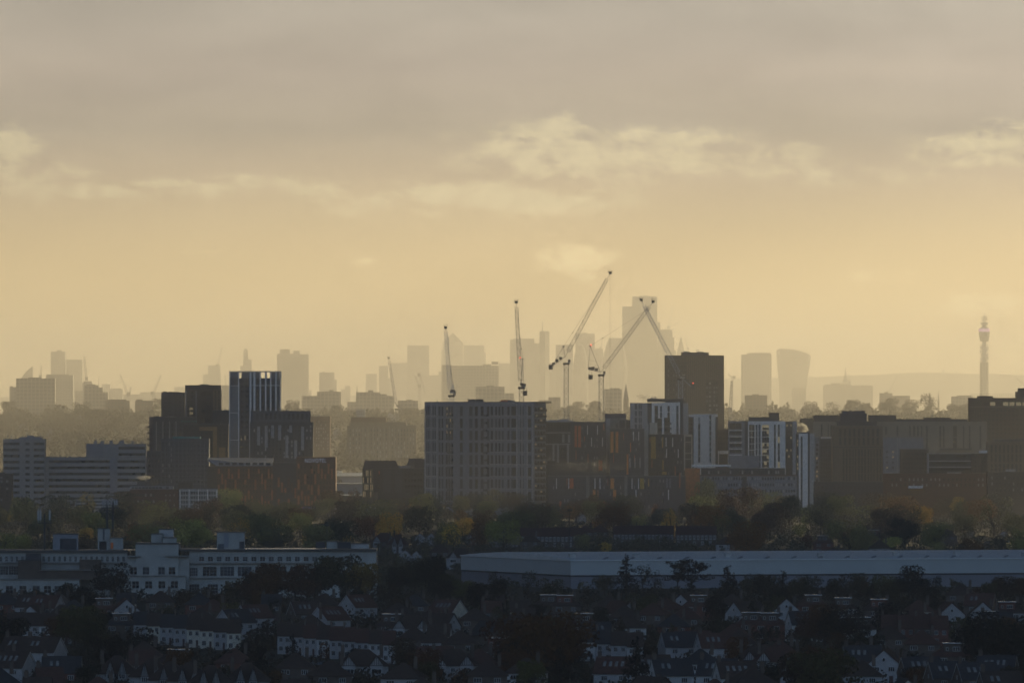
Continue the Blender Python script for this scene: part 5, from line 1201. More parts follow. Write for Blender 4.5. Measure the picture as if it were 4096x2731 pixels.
# ---------------------------------------------------------------- houses
def win_mesh(w, h, n=2, t=.1, key={}):
    k = (w, h, n, t)
    if k not in key:
        mb = MB(); mb.box(-w/2, w/2, -.04, .02, 0, h, 0)
        mb.box(-w/2, w/2, -.09, -.041, 0, t, 1); mb.box(-w/2, w/2, -.09, -.041, h-t, h, 1)
        for i in range(n+1): x = -w/2+(w-t)*i/n; mb.box(x, x+t, -.09, -.041, t+.002, h-t-.002, 1)
        key[k] = mesh_of(mb, 'window', [GD, M['wframe']])
    return key[k]
def gable_roof(mb, x0, x1, y0, y1, e, r, ov=.35, t=.18, axis='x'):
    ym = (y0+y1)/2 if axis == 'x' else (x0+x1)/2
    a0, a1 = (y0, y1) if axis == 'x' else (x0, x1); b0, b1 = (x0-.2, x1+.2) if axis == 'x' else (y0-.3, y1+.2)
    sl = (r-e)/(ym-a0)
    poly = [(a0-ov, e-ov*sl), (ym, r), (a1+ov, e-ov*sl), (a1+ov, e-ov*sl+t), (ym, r+t), (a0-ov, e-ov*sl+t)]
    n0 = len(mb.v)
    if axis == 'x': mb.extx(poly, b0, b1)
    else: mb.ext(poly, b0, b1)
def hip_roof(mb, x0, x1, y0, y1, e, r, ov=.4):
    x0 -= ov; x1 += ov; y0 -= ov; y1 += ov; ym = (y0+y1)/2; k = min((y1-y0)/2, (x1-x0)/2-.4)
    mb.add([(x0,y0,e),(x1,y0,e),(x1,y1,e),(x0,y1,e),(x0+k,ym,r),(x1-k,ym,r),(x0,y0,e-.2),(x1,y0,e-.2),(x1,y1,e-.2),(x0,y1,e-.2)],
           [(0,1,5,4),(1,2,5),(2,3,4,5),(3,0,4),(6,9,8,7),(0,6,7,1),(1,7,8,2),(2,8,9,3),(3,9,6,0)])
def chimney(root_part, x, y, z0, z1, m):
    mb = MB(); mb.box(x-.45, x+.45, y-.35, y+.35, z0, z1); mb.box(x-.52, x+.52, y-.42, y+.42, z1, z1+.15)
    for k in (-.22, .22): mb.lathe([(.12, z1+.15), (.1, z1+.55)], 6, x+k, y)
    obj('chimney', mb, m, root_part)
def house(kind, wall, roof, name='house', seed=0, far=False):
    """built at the origin, front towards the camera"""
    rr = random.Random(seed); r = link(name, None)
    wm, rm_ = M[wall], M[roof]
    def win(x, z, w=1.5, h=1.25, n=3, y=-.03, rz=0, X=None):
        link('window', win_mesh(w, h, n), r, (x if X is None else X, y, z), rz)
    wb = MB(); rb = MB()
    bay = kind == 'bayterrace'; kind = 'terrace' if bay else kind
    if kind in ('terrace', 'endgable'):
        w, dp, e, rg = 6.4, 8.6, 5.2, 8.5
        if kind == 'endgable': w = 9.5; rg = 9.0
        wb.box(-w/2, w/2, 0, dp, -.6, e-.2); 
        for X in (-w/2, w/2-.3): wb.extx([(0, e-.2), (dp, e-.2), (dp/2, rg-.3)], X, X+.3)
        gable_roof(rb, -w/2, w/2, 0, dp, e, rg); R_ = None
        wo = obj('wall', wb, wm, r); ro = obj('roof', rb, rm_, r)
        if bay:
            for X in (-w*.24, w*.24): link('window', win_mesh(1.75, 1.8, 2, .26), r, (X, -.05, 2.9))
            link('window', win_mesh(2.1, 1.6, 2, .3), r, (-w*.24, -.05, .6))
        else: win(-w*.22, 3.3); win(w*.25, 3.3); win(-w*.22, .9, 1.8, 1.4)
        mb = MB(); mb.box(w*.18, w*.18+.95, -.05, .02, 0, 2.05); obj('door', mb, M['door'], r)
        chimney(ro, -w/2+.6, dp/2, rg-.6, rg+1.2, M['brown'])
        if kind == 'endgable':
            for k in range(2+seed % 3):
                mb = MB(); y = 1.6+.0*k; x = -w*.3+k*1.5; z = e+(rg-e)*(y/(dp/2)); sl = (rg-e)/(dp/2)
                mb.add([(x,y,z+.24),(x+.75,y,z+.24),(x+.75,y+1.3,z+.24+1.3*sl),(x,y+1.3,z+.24+1.3*sl),(x,y,z+.1),(x+.75,y,z+.1),(x+.75,y+1.3,z+.1+1.3*sl),(x,y+1.3,z+.1+1.3*sl)], [(0,1,2,3),(7,6,5,4),(0,4,5,1),(1,5,6,2),(2,6,7,3),(3,7,4,0)])
                obj('skylight', mb, M['glossfelt'], ro)
            mb = MB()
            for X in (-w/2-.24, w/2+.06): mb.extx([(-.35, e-.3), (dp/2, rg+.02), (dp+.35, e-.3), (dp+.35, e-.52), (dp/2, rg-.2), (-.35, e-.52)], X, X+.16)
            obj('bargeboard', mb, M['wframe'], ro)['kind'] = 'stuff'
            link('window', win_mesh(.9, 1.0, 1), r, (-w/2-.03, dp/2, 5.0), -math.pi/2)
    elif kind in ('tudor', 'steep'):
        w, dp, e, rg = (13.0, 9.5, 5.3, 9.2) if kind == 'tudor' else (10.5, 9, 4.6, 8.8)
        wb.box(-w/2, w/2, 0, dp, -.6, e-.15); wo = obj('wall', wb, wm, r)
        hip_roof(rb, -w/2, w/2, 0, dp, e-.14, rg); ro = obj('roof', rb, rm_, r)
        gw = 3.4 if kind == 'tudor' else 2.0; gh = 2.5 if kind == 'tudor' else 3.2
        for cx in ((-w*.27, w*.27) if kind == 'tudor' else (-1.5, 1.5)):
            gb = MB(); gb.box(cx-gw/2, cx+gw/2, -1.1, -.01, -.3, e-.1); gb.ext([(cx-gw/2, e-.09), (cx+gw/2, e-.09), (cx, e+gh-.35)], -1.1, 1.4); g = obj('gabled_bay', gb, M['white'], r)
            tb = MB()
            for k in range(-2, 3): hh = (gh-.5)*(1-abs(k*gw/6)/(gw/2)); tb.box(cx+k*gw/6-.07, cx+k*gw/6+.07, -1.16, -1.105, e-.05, e+hh)
            tb.box(cx-gw/2, cx+gw/2, -1.17, -1.162, e-.2, e-.02); obj('timbering', tb, M['timber'], g)
            fb = MB(); gable_roof(fb, cx-gw/2, cx+gw/2, -1.1, 3.2, e-.05, e+gh-.2, .25, .14, 'y'); obj('bay_roof', fb, rm_, g)
            win(cx, 3.1, gw*.75, 1.3, 3, -1.13)
            if kind == 'tudor': win(cx, .7, gw*.75, 1.5, 3, -1.13)
        win(0, 3.4, 1.1, 1.1, 2)
        mb = MB(); mb.box(-.5, .5, -.05, .02, 0, 2.05); obj('door', mb, M['door'], r)
        chimney(ro, -w/2+1.6, dp/2, rg-2.2, rg+.9, M['brown'])
        if kind == 'tudor': chimney(ro, w/2-1.6, dp/2, rg-2.2, rg+.9, M['brown'])
    elif kind in ('hip', 'dormer'):
        w, dp, e, rg = 9.6, 9.0, 5.2, 8.7
        wb.box(-w/2, w/2, 0, dp, -.6, e-.15); wo = obj('wall', wb, wm, r)
        hip_roof(rb, -w/2, w/2, 0, dp, e-.14, rg); ro = obj('roof', rb, rm_, r)
        win(-w*.25, 3.3, 2.0, 1.25); win(w*.25, 3.3, 1.6, 1.2); win(-w*.25, .8, 2.2, 1.5, 4)
        mb = MB(); mb.box(w*.2, w*.2+1, -.05, .02, 0, 2.05); obj('door', mb, M['door'], r)
        chimney(ro, w/2-1.9, dp/2, rg-1.5, rg+1.1, M['brown'])
        if kind == 'dormer':
            x0 = -2.6+rr.uniform(-.6, .6); x1 = x0+5.0; db = MB(); db.box(x0, x1, .9, dp/2+.4, e+.3, rg-.35); do = obj('dormer', db, M['brick'] if seed % 2 else M['brown'], r)
            fb = MB(); fb.box(x0-.35, x1+.35, .5, dp/2+.5, rg-.35+.002, rg-.17); obj('flat_roof', fb, M['glossfelt'], do)
            fb = MB(); fb.box(x0-.36, x1+.36, .42, .49, rg-.42, rg-.16); obj('fascia', fb, M['wframe'], do)
            win((x0+x1)/2+.8, e+1.1, 1.9, 1.2, 3, .86); win(x0+.9, e+1.2, .7, .9, 1, .86)
    elif kind == 'gablefront':
        w, dp, e, rg = 8.2, 10.5, 5.0, 8.7
        wb.box(-w/2, w/2, 0, dp, -.6, e-.1); wb.ext([(-w/2, e-.099), (w/2, e-.099), (0, rg-.25)], 0, .3); wb.ext([(-w/2, e-.099), (w/2, e-.099), (0, rg-.25)], dp-.3, dp)
        wo = obj('wall', wb, wm, r); gable_roof(rb, -w/2, w/2, 0, dp, e, rg, .35, .18, 'y'); ro = obj('roof', rb, rm_, r)
        win(-2, 3.1, 1.7); win(2, 3.1, 1.7); win(0, 5.6, .8, 1.0, 1); win(-2, .8, 2, 1.4)
        mb = MB(); mb.box(1.4, 2.4, -.05, .02, 0, 2.05); obj('door', mb, M['door'], r)
        chimney(ro, w/2-1.4, dp*.6, e+.8, rg+.5, M['brown'])
    return r
PROTO = {}
HS = .86
WALLN = {'white': 'white rendered', 'cream': 'cream rendered', 'brick': 'red brick', 'brown': 'brown brick', 'greypale': 'pale grey'}
ROOFN = {'tile': 'brown tiled', 'tilered': 'red tiled', 'tileslate': 'grey slate'}
KINDN = {'terrace': ('terraced house', 'gable roof'), 'bayterrace': ('', ''), 'endgable': ('end of terrace house', 'roof with pale verges and skylights'), 'tudor': ('semi detached pair', 'roof and two timbered gables'),
         'steep': ('house', 'roof and two narrow steep gables'), 'hip': ('house', 'hipped roof'), 'dormer': ('house', 'roof and a flat topped box dormer'), 'gablefront': ('house', 'roof, its gable facing the camera')}
HOUSES = []
def put_house(kind, x, yb, wall='white', roof='tile', yaw=0, row=None, sc=1.0, seed=0):
    key = (kind, wall, roof, seed % 3 if kind in ('endgable', 'dormer') else 0)
    nm = {'terrace': 'terraced_house', 'bayterrace': 'terraced_house', 'endgable': 'terraced_house', 'tudor': 'semi_detached_house'}.get(kind, 'house')
    if key not in PROTO: r = PROTO[key] = house(kind, wall, roof, nm, seed)
    else:
        r = copy_tree(PROTO[key])
    d = dist_of(yb); r.location = (PX(x, d), d, ground(d)); r.rotation_euler = (0, 0, rad(yaw)); sc = sc*(HS if row not in ('mid', 'ridge') else 1); r.scale = (sc, sc, sc)
    HOUSES.append(dict(o=r, kind=kind, x=x, yb=yb, wall=wall, roof=roof, row=row)); return r
def apex(y, h=7.5): return base_from_apex(y, h)
def street(kind_list, x0, x1, y0, y1, step, row, yaw=0, seed=1, walls=('white',), roofs=('tile','tile','tilered','tileslate'), jit=2):
    rr = random.Random(seed); x = x0
    while x <= x1:
        f = (x-x0)/max(1, x1-x0); yb = y0+(y1-y0)*f+rr.uniform(-jit, jit)
        k = rr.choice(kind_list); put_house(k, x, yb, rr.choice(walls), rr.choice(roofs), yaw+rr.uniform(-3, 3), row, 1, rr.randint(0, 5))
        x += step*(1.25 if k == 'tudor' else 1)*((yb-YH)/EYE/15)
# hand placed: (kind, column, apex row, wall, roof, turn)
R1, R2, R3, R4, R5 = 'top', 'upper', 'middle', 'lower', 'bottom'
for t in [('gablefront',507,2393,'white','tilered',8,R1),('dormer',410,2388,'brick','tilered',0,R1),('endgable',165,2385,'white','tilered',-22,R1),('endgable',112,2381,'white','tile',-22,R1),('hip',640,2362,'brown','tile',0,R1),
  ('gablefront',120,2420,'white','tile',-10,R2),('steep',245,2418,'white','tile',0,R2),('dormer',480,2448,'brown','tileslate',0,R2),('endgable',975,2440,'white','tileslate',38,R2),('hip',800,2430,'brown','tile',0,R2),('endgable',1045,2422,'white','tilered',35,R2),
  ('endgable',1355,2430,'white','tilered',42,R2),('endgable',1465,2382,'white','tilered',42,R1),('tudor',1645,2462,'white','tile',-6,R2),('hip',1725,2450,'cream','tilered',-20,R2),('gablefront',1815,2452,'white','tile',60,R2),
  ('endgable',1240,2408,'brown','tile',20,R1),('hip',1600,2408,'brown','tile',10,R1),('hip',1900,2430,'brown','tile',0,R2),('dormer',1995,2545,'brown','tile',0,R3),
  ('dormer',2200,2374,'brown','tile',4,R1),('dormer',2265,2376,'brown','tile',4,R1),('dormer',2330,2448,'brown','tilered',4,R2),('gablefront',2722,2374,'white','tile',-25,R1),('dormer',2790,2376,'brick','tilered',-3,R1),('hip',2640,2388,'brown','tilered',-25,R1),('hip',2745,2424,'brown','tilered',0,R2),('hip',2600,2410,'brown','tilered',-15,R2),
  ('dormer',3010,2444,'brick','tilered',-2,R2),('dormer',3075,2446,'brick','tilered',-2,R2),('gablefront',2935,2405,'white','tile',-50,R2),('hip',2500,2420,'brown','tile',0,R2),('hip',2440,2380,'brown','tile',0,R1),
  ('endgable',2390,2492,'white','tileslate',13,R3),('endgable',2790,2528,'white','tilered',13,R3),('endgable',2730,2532,'white','tileslate',13,R3),('endgable',2875,2536,'white','tilered',13,R3),('tudor',3050,2584,'white','tile',6,R4),
  ('gablefront',3146,2392,'white','tile',0,R1),('dormer',3368,2386,'greypale','tile',0,R1),('dormer',3515,2392,'brown','tile',0,R1),('hip',3840,2335,'brown','tile',-10,R1),('gablefront',3808,2408,'white','tilered',10,R1),('gablefront',3932,2405,'white','tile',0,R1),('dormer',4035,2402,'white','tile',0,R1),
  ('dormer',3440,2463,'greypale','tile',0,R2),('endgable',3230,2448,'greypale','tileslate',13,R2),('hip',3700,2450,'brown','tilered',-25,R2),('dormer',3950,2440,'white','tile',0,R2),('endgable',4000,2452,'brown','tileslate',13,R2),
  ('tudor',3110,2588,'white','tilered',-4,R4),('gablefront',3185,2648,'white','tile',-20,R5),('gablefront',3535,2596,'white','tile',-10,R4),('dormer',3810,2566,'brown','tilered',2,R4),('hip',3690,2520,'brown','tilered',0,R3),('hip',3560,2500,'brown','tile',0,R3),
  ('endgable',3700,2632,'brown','tileslate',13,R5),('endgable',3810,2650,'brown','tileslate',13,R5),('endgable',3925,2655,'brown','tileslate',13,R5),('endgable',4020,2690,'brown','tile',13,R5),('hip',3450,2640,'white','tile',0,R5),
  ('endgable',60,2550,'white','tile',-22,R4),('endgable',150,2552,'white','tile',-22,R4),('endgable',20,2610,'white','tile',-22,R5),('steep',465,2622,'white','tile',0,R5),('steep',603,2634,'white','tile',0,R5),('steep',680,2646,'white','tile',0,R5),('steep',755,2650,'white','tile',0,R5),('steep',840,2660,'white','tile',0,R5),('steep',988,2650,'white','tile',0,R5),
  ('tudor',1450,2604,'white','tile',2,R4),('hip',1600,2650,'white','tile',-12,R5),('tudor',1812,2602,'white','tile',0,R4),('hip',1738,2514,'white','tile',0,R3),('hip',1655,2506,'brown','tile',0,R3),('hip',1840,2520,'brown','tile',0,R3),('hip',1330,2640,'brown','tile',10,R5),('hip',1180,2610,'brown','tile',0,R5),
  ('endgable',2450,2632,'white','tilered',-13,R5),('endgable',2620,2625,'greypale','tile',13,R5),('endgable',2700,2640,'greypale','tileslate',13,R5),('endgable',2860,2640,'greypale','tileslate',-13,R5),('endgable',2960,2650,'greypale','tile',13,R5),('hip',3030,2668,'brown','tile',20,R5),('hip',1950,2640,'brown','tile',0,R5)]:
    k, x, ya, wl, rf, yw, row = t; put_house(k, x, apex(ya), wl, rf, yw, row, 1, int(x) % 6)
# terraces
def terrace(x0, x1, ya0, ya1, n, row, walls, roofs, seed):
    rr = random.Random(seed); p0 = (PX(x0, dist_of(apex(ya0))), dist_of(apex(ya0))); p1 = (PX(x1, dist_of(apex(ya1))), dist_of(apex(ya1)))
    for i in range(n):
        f = i/(n-1); ya = ya0+(ya1-ya0)*f; x = x0+(x1-x0)*f; w = (x1-x0)/(n-1)*dist_of(apex((ya0+ya1)/2))/F
        o = put_house('terrace', x, apex(ya), rr.choice(walls), rr.choice(roofs), 0, row); o.scale = (w/6.4, .9, .9)
terrace(1135, 1555, 2492, 2526, 9, R3, ['white', 'white', 'greypale'], ['tile', 'tile', 'tilered'], 2)
terrace(560, 935, 2450, 2482, 8, R3, ['white', 'white', 'cream'], ['tile', 'tile', 'tileslate'], 3)
terrace(60, 250, 2452, 2456, 4, R3, ['white', 'greypale'], ['tile'], 4)
terrace(2350, 2540, 2516, 2534, 4, R4, ['white', 'greypale'], ['tile', 'tileslate'], 5)
terrace(3560, 3760, 2462, 2466, 4, R3, ['brown', 'brick'], ['tilered'], 6)
# fillers along the same streets
fill = random.Random(77)
taken = [(h['x'], h['yb']) for h in HOUSES]
MARK = [(h['x'], h['yb'], 26 if h['kind'] == 'terrace' else 84) for h in HOUSES]
def hides(x, yb, h, hw=6.5):
    'would a thing this high cover the wall of a placed house behind it'
    ya = yb-h*(yb-YH)/EYE; k = (yb-YH)/EYE
    return any(yb > my+6 and ya < my-mt and abs(x-mx) < hw*k for mx, my, mt in MARK)
for row, ya in ((R1,2372),(R1,2400),(R2,2425),(R2,2455),(R3,2490),(R3,2520),(R4,2560),(R4,2592),(R5,2630),(R5,2670),(R5,2710)):
    x = -20+fill.uniform(0, 60)
    while x < 4120:
        yb = apex(ya+fill.uniform(-5, 5))
        if all(abs(x-tx)*62/(yb-YH) > 7.5 or abs(dist_of(yb)-dist_of(ty)) > 17 for tx, ty in taken) and fill.random() < .42 and not hides(x, yb, 7.2, 8):
            k = fill.choice(['hip','hip','hip','terrace','endgable','hip','dormer','gablefront'])
            put_house(k, x, yb, fill.choice(['brown','brown','brick','brown','greypale','cream'] if k != 'tudor' else ['white','brown']), fill.choice(['tile','tile','tilered','tileslate']), fill.choice([0,0,-35,35,8,-12]) if k in ('endgable','gablefront') else fill.uniform(-8, 8), row, 1, fill.randint(0, 5))
            taken.append((x, yb))
        x += fill.uniform(75, 150)
# houses beyond the warehouse
R6 = 'mid'
for t in [('tudor',1536,2135,'brown','tilered',0),('steep',1590,2140,'brown','tilered',0),('gablefront',1680,2132,'white','tile',0),('gablefront',1725,2132,'white','tile',0),('gablefront',1620,2198,'white','tilered',0),('gablefront',1665,2203,'white','tilered',0),('tudor',1845,2197,'white','tile',0),('gablefront',1885,2130,'white','tile',0),('gablefront',1980,2130,'white','tilered',0),('gablefront',2027,2200,'white','tile',0),('endgable',2050,2118,'white','tile',55),
  ('gablefront',2190,2062,'white','tile',0),('gablefront',2325,2050,'white','tile',10),('gablefront',2400,2050,'white','tile',0),('gablefront',2415,2050,'white','tile',0),('gablefront',2445,2050,'white','tilered',0),('gablefront',2525,2050,'white','tilered',-20),('hip',2340,2100,'brown','tilered',0),('hip',2400,2098,'brown','tilered',0),('gablefront',2620,2192,'brown','tile',0),
  ('hip',2905,2145,'white','tile',0),('dormer',3295,2140,'brick','tilered',0),('hip',3330,2190,'white','tile',0),('dormer',3495,2118,'brick','tile',0),('hip',3520,2160,'white','tile',0),('gablefront',4015,2122,'white','tile',0),('hip',3790,2115,'brown','tile',0),('gablefront',3545,2010,'white','tile',0),('gablefront',3570,2008,'white','tilered',0),('hip',3930,2000,'white','tilered',-20),('hip',3990,2010,'white','tile',0),('gablefront',3440,2005,'white','tile',0),('hip',1570,2110,'brown','tilered',0),('hip',2120,2135,'brown','tile',0),('hip',1760,2175,'brown','tile',0)]:
    k, x, ya, wl, rf, yw = t; q = .6 if k == 'gablefront' else .85; put_house(k, x, apex(ya, 8.6*q), wl, rf, yw, R6, q, int(x) % 6)
def terrace_mid(x0, x1, ya, n, seed):
    rr = random.Random(seed)
    for i in range(n):
        x = x0+(x1-x0)*i/(n-1); o = put_house('bayterrace', x, apex(ya), 'brown', 'tilered', 0, R6); MARK.append((x, apex(ya), 26)); w = (x1-x0)/(n-1)*dist_of(apex(ya))/F; o.scale = (w/6.4, 1, 1)
terrace_mid(2098, 2322, 2120, 8, 1); terrace_mid(2468, 2680, 2112, 8, 2); terrace_mid(2720, 2850, 2114, 5, 3)
for i, (x, yb, wl) in enumerate([(660,1745,'white'),(200,1762,'white'),(250,1720,'brown'),(90,1740,'white'),(420,1760,'brown'),(320,1700,'white'),(1350,1700,'brown'),(1560,1690,'white'),(2250,1650,'white'),(2330,1660,'brown'),(2440,1668,'white'),(3010,1680,'brown'),(3160,1672,'white'),(3330,1662,'white'),(1270,1720,'white'),(480,1700,'white'),(40,1690,'brown'),(140,1795,'white'),(330,1800,'brown'),(1345,1760,'white')]):
    # on the slope of the ridge: find the distance whose ground shows at this row
    d = min(range(6400, 8650, 20), key=lambda q: abs((EYE-ground(q))*F/q+YH-yb))
    o = put_house('gablefront' if i % 2 else 'hip', x, YH+EYE*F/d, wl, 'tilered' if i % 3 else 'tile', 0, 'ridge'); o.location = (PX(x, d), d, ground(d))
# ---------------------------------------------------------------- trees
def crown_mesh(kind, seed, n, leaf):
    rr = np.random.RandomState(seed); C = []
    # clumps: centre, radii
    if kind == 'round':
        cl = [((0,0,.62),(.34,.34,.3))] + [((.27*math.cos(a), .27*math.sin(a), z), (.2*s, .2*s, .16*s)) for a, z, s in zip(rr.uniform(0, 6.3, 13), rr.uniform(.38, .86, 13), rr.uniform(.7, 1.25, 13))]
    elif kind == 'broad':
        cl = [((x, y, z), (.24*s, .2*s, .17*s)) for x, y, z, s in zip(rr.uniform(-.42, .42, 15), rr.uniform(-.3, .3, 15), rr.uniform(.35, .8, 15), rr.uniform(.7, 1.3, 15))]
    elif kind == 'tall':
        cl = [((x, y, z), (.15*s, .15*s, .14*s)) for x, y, z, s in zip(rr.uniform(-.14, .14, 17), rr.uniform(-.14, .14, 17), np.linspace(.16, .9, 17), np.linspace(1.35, .6, 17))]
    elif kind == 'conifer':
        cl = []
        for k in range(16):
            z = .1+.86*k/15; r = .27*(1-(z-.08)**1.3)+.015
            for j in range(3): a = rr.uniform(0, 6.3); cl.append(((r*.55*math.cos(a), r*.55*math.sin(a), z), (r*.75, r*.75, .045)))
    elif kind == 'pine':
        cl = [((x, y, z), (.2*s, .17*s, .075*s)) for x, y, z, s in zip(rr.uniform(-.36, .36, 15), rr.uniform(-.22, .22, 15), rr.uniform(.45, .93, 15), rr.uniform(.7, 1.3, 15))]
    elif kind == 'weeping':
        cl = [((x, y, z), (.11*s, .11*s, .24*s)) for x, y, z, s in zip(rr.uniform(-.3, .3, 20), rr.uniform(-.28, .28, 20), rr.uniform(.3, .72, 20), rr.uniform(.7, 1.3, 20))] + [((0,0,.78),(.24,.24,.17))]
    elif kind == 'sparse':
        cl = [((x, y, z), (.17*s, .17*s, .13*s)) for x, y, z, s in zip(rr.uniform(-.3, .3, 13), rr.uniform(-.28, .28, 13), rr.uniform(.4, .9, 13), rr.uniform(.6, 1.2, 13))]
    else:  # bush
        cl = [((x, y, z), (.26*s, .26*s, .24*s)) for x, y, z, s in zip(rr.uniform(-.35, .35, 10), rr.uniform(-.3, .3, 10), rr.uniform(.15, .62, 10), rr.uniform(.7, 1.3, 10))]
    vol = np.array([c[1][0]*c[1][1]+c[1][0]*c[1][2]*2 for c in cl]); idx = rr.choice(len(cl), n, p=vol/vol.sum())
    ce = np.array([c[0] for c in cl])[idx]; ra = np.array([c[1] for c in cl])[idx]
    dr = rr.normal(size=(n, 3)); dr /= np.linalg.norm(dr, axis=1)[:, None]
    rad_ = rr.uniform(.55, 1.06, n)**.6
    p = ce+dr*ra*rad_[:, None]
    nrm = dr+rr.normal(size=(n, 3))*.55; nrm /= np.linalg.norm(nrm, axis=1)[:, None]
    t = np.cross(nrm, rr.normal(size=(n, 3))); t /= np.linalg.norm(t, axis=1)[:, None]; bt = np.cross(nrm, t)
    sz = leaf*rr.uniform(.55, 1.35, n)[:, None]
    if kind == 'weeping': bt = bt*.5+np.array([0, 0, 1])*.9
    v = np.stack([p-t*sz-bt*sz*.6, p+t*sz*.9-bt*sz*.7, p+t*sz*.5+bt*sz, p-t*sz*.7+bt*sz*.8], 1).reshape(-1, 3)
    v[:, 2] = np.maximum(v[:, 2], .01)
    me = bpy.data.meshes.new('crown'); me.vertices.add(n*4); me.vertices.foreach_set('co', v.ravel())
    me.loops.add(n*4); me.loops.foreach_set('vertex_index', np.arange(n*4, dtype=np.int32)); me.polygons.add(n)
    me.polygons.foreach_set('loop_start', np.arange(0, n*4, 4, dtype=np.int32)); me.update(calc_edges=True); me.validate()
    me.materials.append(M['leaf']); return me, cl
def trunk_mesh(kind, seed, cl):
    rr = random.Random(seed); mb = MB(); top = .85 if kind in ('conifer', 'tall') else .5
    mb.bar((0,0,-.02), (0,0,top*.5), .045, .034, n=7); mb.bar((0,0,top*.5), (.01,0,top), .034, .014, n=6)
    if kind != 'conifer':
        for c, r in cl[:10]:
            z0 = top*rr.uniform(.45, .95); mid = ((c[0])*.5, c[1]*.5, (z0+c[2])/2-.02)
            mb.bar((0,0,z0), mid, .02, .013, n=5); mb.bar(mid, (c[0], c[1], c[2]+r[2]*.4), .013, .004, n=4)
    return mesh_of(mb, 'trunk', M['bark'])
TREEP = {}
for kind, vs, n, leaf in (('round',3,2400,.021),('broad',3,2600,.02),('tall',2,1100,.02),('conifer',3,1500,.017),('pine',2,1300,.019),('weeping',2,1900,.02),('sparse',2,430,.02),('bush',2,900,.035)):
    for k in range(vs):
        cm, cl = crown_mesh(kind, 31*k+len(kind)*7, n, leaf); TREEP[(kind, k)] = (cm, trunk_mesh(kind, k, cl))
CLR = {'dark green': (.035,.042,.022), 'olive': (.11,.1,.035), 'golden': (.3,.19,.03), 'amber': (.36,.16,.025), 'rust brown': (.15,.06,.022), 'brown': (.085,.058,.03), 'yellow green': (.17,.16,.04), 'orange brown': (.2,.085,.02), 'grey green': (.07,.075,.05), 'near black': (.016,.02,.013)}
KN = {'round': 'round crowned tree', 'broad': 'broad spreading tree', 'tall': 'tall narrow tree', 'conifer': 'pointed conifer', 'pine': 'flat layered pine', 'weeping': 'weeping willow', 'sparse': 'thinly leaved tree', 'bush': 'low bushy shrub'}
TN = {'conifer': 'conifer_tree', 'pine': 'pine_tree', 'weeping': 'willow_tree', 'bush': 'shrub'}
TREES = []
def put_tree(kind, x, yb, h, col, belt, seed=None, gz=None, d=None):
    seed = RN.randint(0, 99) if seed is None else seed; nv = sum(1 for q in TREEP if q[0] == kind)
    cm, tm = TREEP[(kind, seed % nv)]; d = dist_of(yb) if d is None else d; g = ground(d) if gz is None else gz
    r = link(TN.get(kind, 'tree'), None, None, (PX(x, d), d, g), RN.uniform(0, 6.28)); r.scale = (h*RN.uniform(.9, 1.15), h*RN.uniform(.9, 1.15), h)
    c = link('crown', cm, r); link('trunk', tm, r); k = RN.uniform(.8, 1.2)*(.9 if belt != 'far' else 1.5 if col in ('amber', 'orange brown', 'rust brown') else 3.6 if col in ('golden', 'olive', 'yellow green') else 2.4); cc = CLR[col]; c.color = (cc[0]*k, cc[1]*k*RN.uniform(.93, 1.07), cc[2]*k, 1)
    TREES.append(dict(o=r, kind=kind, x=x, yb=YH+EYE*F/d, h=h, col=col, belt=belt)); return r
def tapex(kind, x, ya, h, col, belt, seed=None):
    yb = base_from_apex(ya, h*.93); lim = 2414 if x < 1560 else 2376
    if belt == 'near' and yb < lim: yb = lim; h = (yb-ya)/((yb-YH)/EYE)/.93       # stands in front of the factory or the warehouse
    return put_tree(kind, x, yb, h, col, belt, seed)
